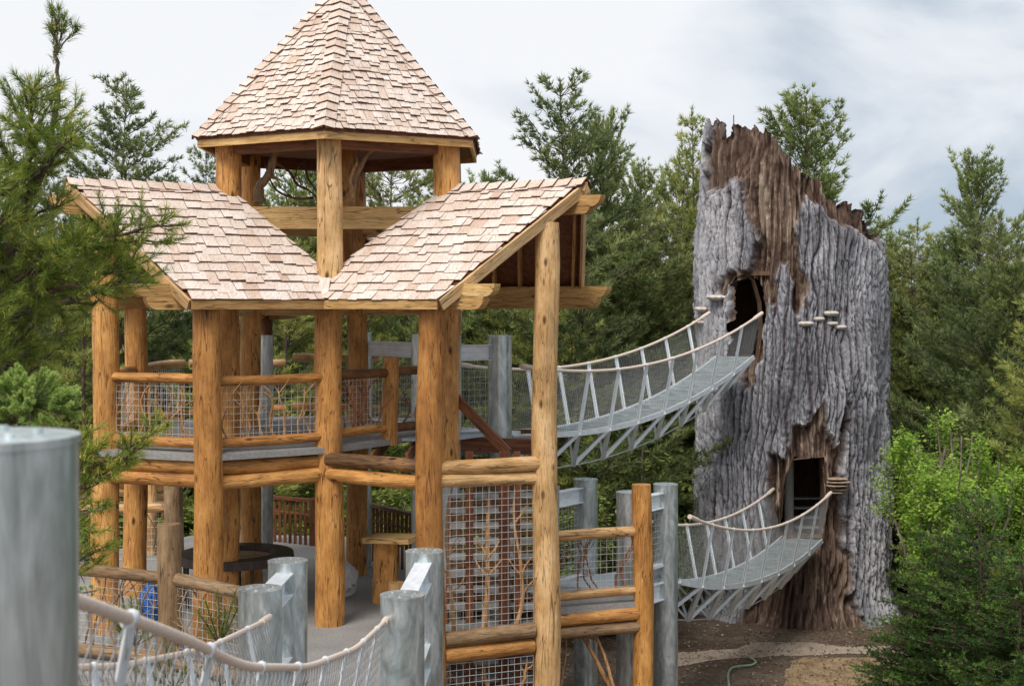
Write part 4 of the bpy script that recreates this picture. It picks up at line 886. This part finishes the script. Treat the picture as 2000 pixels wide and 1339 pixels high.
def tree_proto(name, H, R, seed, mat, whorls=16, per=5, low=.12, k=13, ln=.17, wd=.027, shape=.85, step=.19, up=.5, spread=.45, trunk_r=.13, bare=.25, lean=0, clump=.35, tone0=.5):
    rn = random.Random(seed); root = bpy.data.objects.new(name, None); adopt(root, None); tr = MB(); Pn = []; Dn = []; tn = []
    wob = lambda z: Vector((math.sin(z*.5+seed)*.12+lean*z, math.cos(z*.42+seed)*.12, z))
    tr.tube([wob(H*i/14) for i in range(15)], [max(.012, trunk_r*(1-i/14.2)) for i in range(15)], 7)
    for wi in range(whorls):
        f = low+(1-low)*(wi+rn.uniform(-.3, .3))/whorls; f = min(.985, max(low, f)); z = H*f; c0 = wob(z)
        prof_ = (1-f)**shape*(1 if f > low+.12 else .8); off = rn.uniform(0, 6.28)
        for b in range(per):
            az_ = off+b*2*math.pi/per+rn.uniform(-.45, .45); Lb = R*prof_*rn.uniform(1-clump*1.3, 1+clump*.5)+.18
            if rn.random() < .1: Lb *= .45
            el_ = up*(.15+f)+rn.uniform(-.15, .15); d = Vector((math.cos(az_)*math.cos(el_), math.sin(az_)*math.cos(el_), math.sin(el_))); pts = []; m = 6; sag = rn.uniform(-.05, .16)*Lb
            for i in range(m+1):
                t = i/m; pts.append(c0+d*Lb*t+Vector((0, 0, -sag*math.sin(t*math.pi)+.12*Lb*t*t))+Vector((rn.uniform(-1, 1), rn.uniform(-1, 1), rn.uniform(-1, 1)))*.03*Lb)
            tr.tube(pts, [max(.005, .028*Lb/2.2*(1-i/(m+.5))+.004) for i in range(m+1)], 4, False)
            ns = max(2, int(Lb/step*1.5)); ct = tone0+rn.uniform(-.22, .22)
            for q in range(ns):
                t = bare+(1-bare)*(q+rn.random())/ns; i = min(m-1, int(t*m)); p = pts[i].lerp(pts[i+1], t*m-i); sd_ = d.cross(Vector((0, 0, 1))).normalized()*rn.choice((-1, 1))
                td = (d*rn.uniform(.4, 1)+sd_*rn.uniform(.3, 1)+Vector((0, 0, rn.uniform(-.05, .55)))).normalized(); tl_ = (.18+.30*Lb*(1-.55*t))*rn.uniform(.5, 1.1)
                e_ = p+td*tl_; tr.tube([p, e_], [.007, .003], 3, False)
                nk = max(1, int(tl_/.11))
                for w in range(nk):
                    tt = (w+1)/nk; pp_ = p.lerp(e_, tt)+Vector((rn.uniform(-1, 1), rn.uniform(-1, 1), rn.uniform(-1, 1)))*.03; dn = (td+Vector((rn.uniform(-.3, .3), rn.uniform(-.3, .3), rn.uniform(0, .6)))).normalized()
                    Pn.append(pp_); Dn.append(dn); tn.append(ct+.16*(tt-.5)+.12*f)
            Pn.append(pts[-1]); Dn.append((d+Vector((0, 0, .5))).normalized()); tn.append(ct+.2)
    for i in range(6): Pn.append(wob(H*(1-.012*i))); Dn.append(Vector((0, 0, 1))); tn.append(.6)
    o = tr.build('trunk', M['bark'], root)
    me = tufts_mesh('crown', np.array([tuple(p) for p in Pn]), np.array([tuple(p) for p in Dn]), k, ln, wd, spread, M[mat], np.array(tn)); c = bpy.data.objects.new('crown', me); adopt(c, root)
    for ch in (o, c): ch.matrix_parent_inverse = Matrix.Identity(4)
    return [root, [o, c], H]
used = {}
def place(proto, x, y, z, h, rz, label, cat='pine tree', group=None, sxy=1.0, tilt=0):
    root, ch, H = proto
    if id(root) in used:
        r = root.copy(); COL.objects.link(r)
        for c in ch: cc = c.copy(); cc.parent = r; COL.objects.link(cc)
        for kk in ('group',):
            if kk in r.keys(): del r[kk]
    else: r = root; used[id(root)] = 1
    s = h/H; r.location = (x, y, z); r.rotation_euler = (tilt, 0, rz); r.scale = (s*sxy, s*sxy, s); tag(r, label, cat, group); return r
T = {}
T['a'] = tree_proto('pine_tree', 13, 3.0, 1, 'needle_blue', 27, 7, .06, shape=.55, clump=.55, up=.6)
T['b'] = tree_proto('pine_tree', 12, 3.1, 2, 'needle', 24, 7, .05, shape=.55, up=.9, clump=.6)
T['c'] = tree_proto('pine_tree', 10, 3.0, 3, 'needle_olive', 19, 6, .04, shape=.5, clump=.6, bare=.3)
T['d'] = tree_proto('pine_tree', 9, 3.0, 4, 'needle_blue', 17, 6, .03, shape=.45, clump=.6)
T['e'] = tree_proto('pine_tree', 11, 2.2, 5, 'leaf_dull', 24, 6, .04, shape=.75, ln=.17, clump=.4, tone0=.75)
def tp(pr, u, vtop, Y, label, rz=0, sxy=1.0, group=None, z=GZ, tilt=0):
    h = CZ+(HOR-vtop)/F*Y-z; return place(T[pr], X_(u, Y), Y, z, h, rz, label, 'pine tree', group, sxy, tilt)
tp('a', 240, 165, 40, 'dark pine with a broad pointed crown above the left gabled roof', .5, 1.12)
tp('a', 1108, 158, 39, 'tallest dark pine right of the turret roof', 2.1, 1.15)
tp('b', 1180, 228, 40, 'pine with a bushy top close behind the right gable', 1.1, .8)
tp('e', 1350, 215, 43, 'light green slender pine against the left side of the stump', .7, .85)
tp('b', 1585, 196, 44, 'pine crown rising behind the broken rim of the stump', 3.1, 1.35, tilt=0)
tp('b', 1905, 310, 40, 'tall loose pine at the far right edge of the view', 4.1, .95)
tp('b', 590, 312, 42, 'pine seen through the left opening of the turret', .2, 1.3)
tp('c', 768, 312, 42, 'olive pine seen through the right opening of the turret', 1.2, 1.3)
tp('a', 408, 292, 46, 'small dark pine tip against the left turret post', 1.7, .9)
tp('d', 1742, 470, 60, 'tiny distant pine tip just right of the stump', 1.7, .6)
gA, gB, gC = 'pines massed behind the pavilion', 'pines massed between the pavilion and the stump', 'pines massed to the right of the stump'
lA = 'crowded mid-green pine in the forest behind the pavilion'; lB = 'crowded pine in the forest between pavilion and stump'; lC = 'crowded pine in the forest to the right of the stump'
rn = random.Random(3)
for u, v, Y, g, l in [(20, 330, 36, gA, lA), (95, 300, 44, gA, lA), (170, 420, 34, gA, lA), (330, 360, 46, gA, lA), (440, 420, 37, gA, lA), (520, 380, 36, gA, lA), (560, 430, 34, gA, lA), (660, 350, 45, gA, lA), (700, 400, 36, gA, lA), (860, 330, 50, gA, lA), (830, 400, 36, gA, lA), (920, 380, 40, gA, lA), (960, 350, 48, gA, lA),
                      (1010, 420, 38, gB, lB), (1070, 390, 35, gB, lB), (1130, 400, 35.5, gB, lB), (1240, 400, 40, gB, lB), (1290, 480, 42, gB, lB), (1265, 330, 48, gB, lB), (1330, 340, 46, gB, lB), (1390, 320, 45, gB, lB), (1200, 470, 38.5, gB, lB),
                      (1775, 480, 42, gC, lC), (1850, 470, 41, gC, lC), (1960, 420, 34, gC, lC), (2050, 400, 36, gC, lC), (1800, 430, 48, gC, lC), (1740, 520, 42, gC, lC), (1985, 520, 34, gC, lC), (2040, 560, 28, gC, lC), (1700, 540, 45, gC, lC), (1930, 540, 37, gC, lC)]:
    pr = rn.choice('bcde') if v > 380 else rn.choice('ab'); tp(pr, u, v, Y, l, rn.uniform(0, 6), rn.uniform(.95, 1.35) if v > 380 else 1.0, g)
for u, v, Y, g, l in [(u, 500+rn.uniform(-40, 60), rn.uniform(50, 62), gA if u < 950 else (gB if u < 1420 else gC), lA if u < 950 else (lB if u < 1420 else lC)) for u in range(-60, 2100, 95)]:
    tp(rn.choice('bcd'), u, v, Y, l, rn.uniform(0, 6), 1.6, g)
# shrubs of the understorey
def shrub_proto(name, H, R, seed, mat, n=900, k=7, sz=.075, twigm='twig_grey', tone0=.5, stems=14, top0=.55):
    rn = random.Random(seed); root = bpy.data.objects.new(name, None); adopt(root, None); tr = MB(); Pn = []; tn = []
    tips = []
    for s in range(stems):
        a = rn.uniform(0, 6.28); rr = R*math.sqrt(rn.random()); top = Vector((math.cos(a)*rr, math.sin(a)*rr, H*rn.uniform(top0, 1)*(1-(.35 if top0 < .8 else .22)*(rr/R)**2))); pts = [Vector((0, 0, 0))]
        for i in range(1, 7): t = i/6; pts.append(Vector((top.x*t**.8, top.y*t**.8, top.z*t))+Vector((rn.uniform(-1, 1), rn.uniform(-1, 1), rn.uniform(-.5, .5)))*.09)
        tr.tube(pts, [.03*H/2.5*(1-.8*i/6)+.003 for i in range(7)], 5, False); ct = tone0+rn.uniform(-.2, .2)
        for j in range(11):
            t = rn.uniform(.25 if top0 < .8 else .45, 1); i = min(5, int(t*6)); p = pts[i].lerp(pts[i+1], t*6-i); e_ = p+Vector((rn.uniform(-1, 1), rn.uniform(-1, 1), rn.uniform(-.2, .9))).normalized()*rn.uniform(.2, .55)*R*.55
            tr.tube([p, e_], [.010, .003], 4, False); tips.append((p, e_, ct))
    for _ in range(n):
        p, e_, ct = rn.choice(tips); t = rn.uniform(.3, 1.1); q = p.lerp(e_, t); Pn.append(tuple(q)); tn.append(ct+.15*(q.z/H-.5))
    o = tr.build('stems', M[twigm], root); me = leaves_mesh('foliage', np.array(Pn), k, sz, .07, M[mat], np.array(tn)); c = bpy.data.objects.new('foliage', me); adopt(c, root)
    for ch in (o, c): ch.matrix_parent_inverse = Matrix.Identity(4)
    return [root, [o, c], H]
S = {}
S['a'] = shrub_proto('shrub', 3.0, 1.8, 11, 'leaf_dull', 2200, 8, .085, stems=22); S['b'] = shrub_proto('shrub', 2.6, 1.9, 12, 'leaf_dull', 1500, 8, .075, tone0=.35, stems=30)
S['c'] = shrub_proto('shrub', 2.4, 1.6, 13, 'leaf', 1500, 8, .08, tone0=.2, stems=20)
k = 0
for Y0, du, hh in ((33.5, 62, 3.2), (37.5, 58, 4.6)):
    for u in range(-40, 1400, du):
        if Y0 < 35 and (1180 < u): continue
        Y = Y0+rn.uniform(-1.2, 1.2); reg = 0 if u < 950 else 1
        place(S[rn.choice('aabbc')], X_(u, Y), Y, GZ, hh*rn.uniform(.75, 1.25), rn.uniform(0, 6), ('tangled green shrub with grey twigs below the pines behind the pavilion', 'tangled shrub in the thicket under the upper bridge')[reg], 'shrub', ('thicket shrubs behind the pavilion', 'thicket shrubs beneath the upper bridge')[reg], 1.1)
for u, Y, h in ((1290, 34, 2.6), (1345, 34.8, 2.4), (1245, 33, 2.2), (1850, 39, 4), (1890, 35, 4.5), (1935, 31, 4.4), (1960, 33, 5), (2010, 29, 4.6), (1990, 32, 2.6)):
    place(S[rn.choice('ab')], X_(u, Y), Y, GZ, h, rn.uniform(0, 6), 'tangled shrub in the undergrowth close to the stump', 'shrub', 'undergrowth beside the stump', .62)
# right foreground: firs and the bright young tree
T['f'] = tree_proto('fir_tree', 5, 1.7, 21, 'fir', 20, 7, .02, k=14, ln=.075, wd=.018, shape=.7, step=.10, up=.2, spread=.5, trunk_r=.08, bare=.1, clump=.3)
def fir(u, vt, Y, rz, label, sxy=1.): h = CZ+(HOR-vt)/F*Y-GZ; place(T['f'], X_(u, Y), Y, GZ, h, rz, label, 'fir tree', None, sxy)
fir(1915, 955, 24.6, .3, 'dense green fir with layered boughs at the right, under the bright young tree', 1.05)
fir(1825, 1030, 25.3, 1.7, 'lower bushy fir nearest the foot of the stump', 1.15)
fir(1985, 1080, 23.5, 2.9, 'fir cut off by the right edge of the frame', 1.3)
fir(1785, 1160, 25.6, 3.9, 'smallest fir sapling at the edge of the mulch', 1.2)
S['y'] = shrub_proto('young_tree', 4.4, 1.15, 31, 'leaf', 3000, 9, .066, 'twig_grey', .6, 30, top0=.86)
place(S['y'], X_(1862, 28), 28, GZ, 5.55, .6, 'bright yellow-green young broadleaf tree above the firs', 'young tree', None, 1.0)
place(S['y'], X_(1995, 28), 28, GZ, 4.8, 2.6, 'lime-green leafy sapling at the right frame edge behind the firs', 'young tree', None, .9)
place(S['c'], X_(565, 34), 34, GZ, 3.6, 2.6, 'fresh green bush glowing behind the thin brown balustrade', 'shrub', None, 1.3)

# left foreground white pine: explicit limbs
def near_pine():
    rn = random.Random(77); root = thing('white_pine', (-6.0, 12.5, GZ), 'soft bright green pine leaning in from the left in front of the roof', 'pine tree'); tr = MB(); cn = MB(); Pn = []; Dn = []; tn = []
    Y = 12.5
    def limb(pts, r0, r1, dens, tl0=.5, tone=.5, tip=1.0, fromt=.2):
        pts = [Vector(p) for p in pts]; m = len(pts)-1; fine = []
        for i in range(m):
            for j in range(4): fine.append(pts[i].lerp(pts[i+1], j/4)+Vector((rn.uniform(-1, 1), rn.uniform(-1, 1), rn.uniform(-1, 1)))*.015)
        fine.append(pts[-1]); n = len(fine); tr.tube(fine, [r0+(r1-r0)*i/(n-1) for i in range(n)], 6, False); L_ = sum((fine[i+1]-fine[i]).length for i in range(n-1)); d = (pts[-1]-pts[0]).normalized()
        for q in range(int(L_*dens)):
            t = fromt+(1-fromt)*rn.random(); i = min(n-2, int(t*(n-1))); p = fine[i].lerp(fine[i+1], t*(n-1)-i); out = Vector((rn.uniform(-1, 1), rn.uniform(-1, 1), rn.uniform(-.7, .8))).normalized()
            td = (d*rn.uniform(.3, 1)+out).normalized(); tl_ = tl0*rn.uniform(.35, 1)*(1-.55*t); e_ = p+td*tl_+Vector((0, 0, .05)); tr.tube([p, (p+e_)/2+Vector((0, 0, -.01)), e_], [.006, .004, .003], 3, False); ct = tone+rn.uniform(-.2, .2)
            if rn.random() < .35: cn.tube([e_-td*.01, e_+Vector((rn.uniform(-.008, .008), 0, .03))+td*.012], [.0075, .004], 5)
            nk = max(2, int(tl_/.045))
            for w in range(nk):
                tt = .25+.75*(w+1)/nk; Pn.append(p.lerp(e_, tt)); Dn.append((td+Vector((0, 0, .25))).normalized()); tn.append(ct+.35*(tt-.6))
        for w in range(5): Pn.append(fine[-1]-d*w*.03); Dn.append(d); tn.append(tone+.3)
    # leader shoot above the mass
    limb([P(85, 330, Y), P(105, 240, Y), P(116, 180, Y), P(110, 105, Y), P(108, 98, Y)], .03, .012, 9, .28, .35, fromt=.0)
    for a in ((98, 10), (116, 22), (132, 40), (150, 60), (100, 60)): limb([P(110, 102, Y), P((110+a[0])/2-2, (102+a[1])/2, Y), P(a[0], a[1], Y)], .009, .005, 14, .10, .3, fromt=.25)
    trunk = [Vector((-6.0, 12.9, GZ)), Vector((-5.8, 12.8, 0)), Vector((-5.2, 12.7, 3.2)), P(40, 420, 12.6), P(85, 330, Y)]; tr.tube(trunk, [.16, .14, .10, .06, .035], 8)
    ends = [(150, 205), (60, 175), (20, 205), (-20, 260), (140, 270), (355, 438), (330, 470), (285, 500), (300, 540), (265, 520), (240, 560), (230, 470), (190, 590), (150, 640), (180, 560), (110, 680), (60, 660), (20, 700), (-20, 600), (0, 500), (-30, 400), (60, 560), (120, 500), (80, 430), (40, 330), (110, 320), (20, 420), (90, 610), (0, 640), (150, 520), (200, 500), (-10, 330), (60, 260), (90, 215), (120, 400), (50, 490), (-20, 690), (70, 370), (170, 480)]
    for (u, v) in ends:
        yy = Y+rn.uniform(-1.6, 1.4); e_ = P(u, v, yy); sv = v+rn.uniform(40, 150); s = P(-60+u*.15, sv, Y+rn.uniform(-.3, .4)) if v > 300 else P(60, v+rn.uniform(60, 160), Y)
        mid = (s+e_)/2+Vector((0, 0, rn.uniform(-.1, .12))); limb([s, s.lerp(mid, .5), mid, mid.lerp(e_, .5)+Vector((0, 0, .03)), e_], .026, .008, 19 if u < 240 else 14, .55, .50, fromt=.22 if u < 200 else .45)
    # lower sprays in front of the left post
    for (u0, v0, u, v, yy) in ((60, 960, 330, 830, 11), (80, 980, 285, 870, 11), (70, 990, 230, 920, 11), (60, 1000, 215, 985, 11.3), (90, 940, 200, 870, 11), (60, 1120, 225, 1060, 11.3), (40, 1150, 190, 1100, 11.3), (100, 960, 260, 905, 11.2), (50, 1000, 190, 1040, 11), (80, 930, 175, 840, 11.2)):
        s = P(u0, v0, yy); e_ = P(u, v, yy); limb([s, s.lerp(e_, .5)-Vector((0, 0, .05)), e_], .012, .005, 26, .24, .62, fromt=.3)
    tr.build('trunk', M['bark'], root); cn.build('candle_buds', M['bud'], root)
    me = tufts_mesh('crown', np.array([tuple(p) for p in Pn]), np.array([tuple(p) for p in Dn]), 13, .092, .0062, .45, M['needle_fore'], np.array(tn)); c = bpy.data.objects.new('crown', me); adopt(c, root)
near_pine()
def spruce_clump():
    rn = random.Random(5); root = thing('spruce_sapling', (-2.95, 8.2, GZ), 'blurred spruce tips with plump light green shoots just above the near steel post', 'spruce'); tr = MB(); Pn = []; Dn = []; tn = []
    c = P(60, 770, 8.0); tr.tube([(c.x-.1, 8.1, GZ), (c.x-.05, 8.05, 2.5), tuple(c)], [.06, .04, .015], 6)
    for k in range(75):
        a = rn.uniform(0, 6.28); el_ = math.asin(rn.uniform(-.55, 1)); d = Vector((math.cos(a)*math.cos(el_), math.sin(a)*math.cos(el_), math.sin(el_))); s = c-Vector((0, 0, .06)); rr_ = rn.uniform(.7, 1)
        e_ = s+Vector((d.x*.235*rr_, d.y*.20*rr_, d.z*.17*rr_)); tr.tube([s, e_], [.008, .004], 4, False); ct = rn.uniform(.25, .6)
        for w in range(16): p = s.lerp(e_, .3+.7*w/15); Pn.append(p); Dn.append(d); tn.append(.12+ct*.5*w/15)
        for j in range(4):
            d2 = (d+Vector((rn.uniform(-.7, .7), rn.uniform(-.7, .7), rn.uniform(0, 1.1)))).normalized(); l2 = rn.uniform(.035, .075)
            for w in range(12): p = e_+d2*l2*w/11; Pn.append(p); Dn.append((d2*.5+Vector((0, 0, .1))).normalized()); tn.append(ct+.15+.3*w/11)
    for k in range(26):        # boughs lower down, mostly behind the post
        a = rn.uniform(-.5, 3.6); z = c.z-rn.uniform(.3, 1.3); s = Vector((c.x-.03, 8.05, z)); d = Vector((math.cos(a), math.sin(a), .2)).normalized(); e_ = s+d*rn.uniform(.25, .42); tr.tube([s, e_], [.01, .005], 4, False)
        for w in range(22):
            p = s.lerp(e_, .2+.8*w/21)+Vector((rn.uniform(-1, 1), rn.uniform(-1, 1), rn.uniform(-1, 1)))*.03; Pn.append(p); Dn.append((d+Vector((rn.uniform(-1, 1), rn.uniform(-1, 1), .2))).normalized()); tn.append(rn.uniform(.3, .8))
    tr.build('trunk', M['bark'], root)
    me = tufts_mesh('crown', np.array([tuple(p) for p in Pn]), np.array([tuple(p) for p in Dn]), 20, .017, .0065, 1.2, M['fir_fore'], np.array(tn)); o = bpy.data.objects.new('crown', me); adopt(o, root)
M['fir_fore'] = mat_leaf('spruce_shoots', (.13, .22, .05), (.28, .41, .09), (.50, .62, .19), .3)
spruce_clump()
def spray(name, pts, n, label, Y, seed):
    rn = random.Random(seed); s0 = P(*pts[0], Y); root = thing(name, (s0.x, s0.y, GZ), label, 'pine sapling'); tr = MB(); Pn = []; Dn = []; tn = []
    tr.tube([(s0.x, s0.y, GZ), (s0.x, s0.y, (GZ+s0.z)/2), tuple(s0)], [.03, .02, .01], 5)
    for (u, v) in pts[1:]:
        e_ = P(u, v, Y+rn.uniform(-.3, .3)); tr.tube([s0, (s0+e_)/2, e_], [.009, .006, .004], 4, False); d = (e_-s0).normalized()
        for w in range(n): p = s0.lerp(e_, .3+.7*w/n); Pn.append(p); Dn.append((d+Vector((0, 0, .4))).normalized()); tn.append(rn.uniform(.3, .9))
    tr.build('trunk', M['bark'], root); me = tufts_mesh('crown', np.array([tuple(p) for p in Pn]), np.array([tuple(p) for p in Dn]), 12, .10, .006, .5, M['needle_fore'], np.array(tn)); o = bpy.data.objects.new('crown', me); adopt(o, root)
spray('pine_sapling', [(430, 1260), (385, 1190), (400, 1170), (425, 1150), (440, 1190), (462, 1150), (470, 1175), (400, 1225), (445, 1220)], 8, 'small pine sapling tips between the railing and the left steel posts', 15, 4)
spray('pine_sapling', [(265, 1260), (240, 1180), (270, 1175), (300, 1215), (230, 1230), (330, 1225), (210, 1200), (255, 1160)], 8, 'wispy pine sapling behind the near rope at the lower left', 15, 6)
spray('pine_sapling', [(340, 1345), (300, 1280), (330, 1262), (285, 1310), (370, 1290), (250, 1300), (320, 1240), (395, 1300)], 10, 'pine sapling seen through the net of the near bridge', 15, 8)
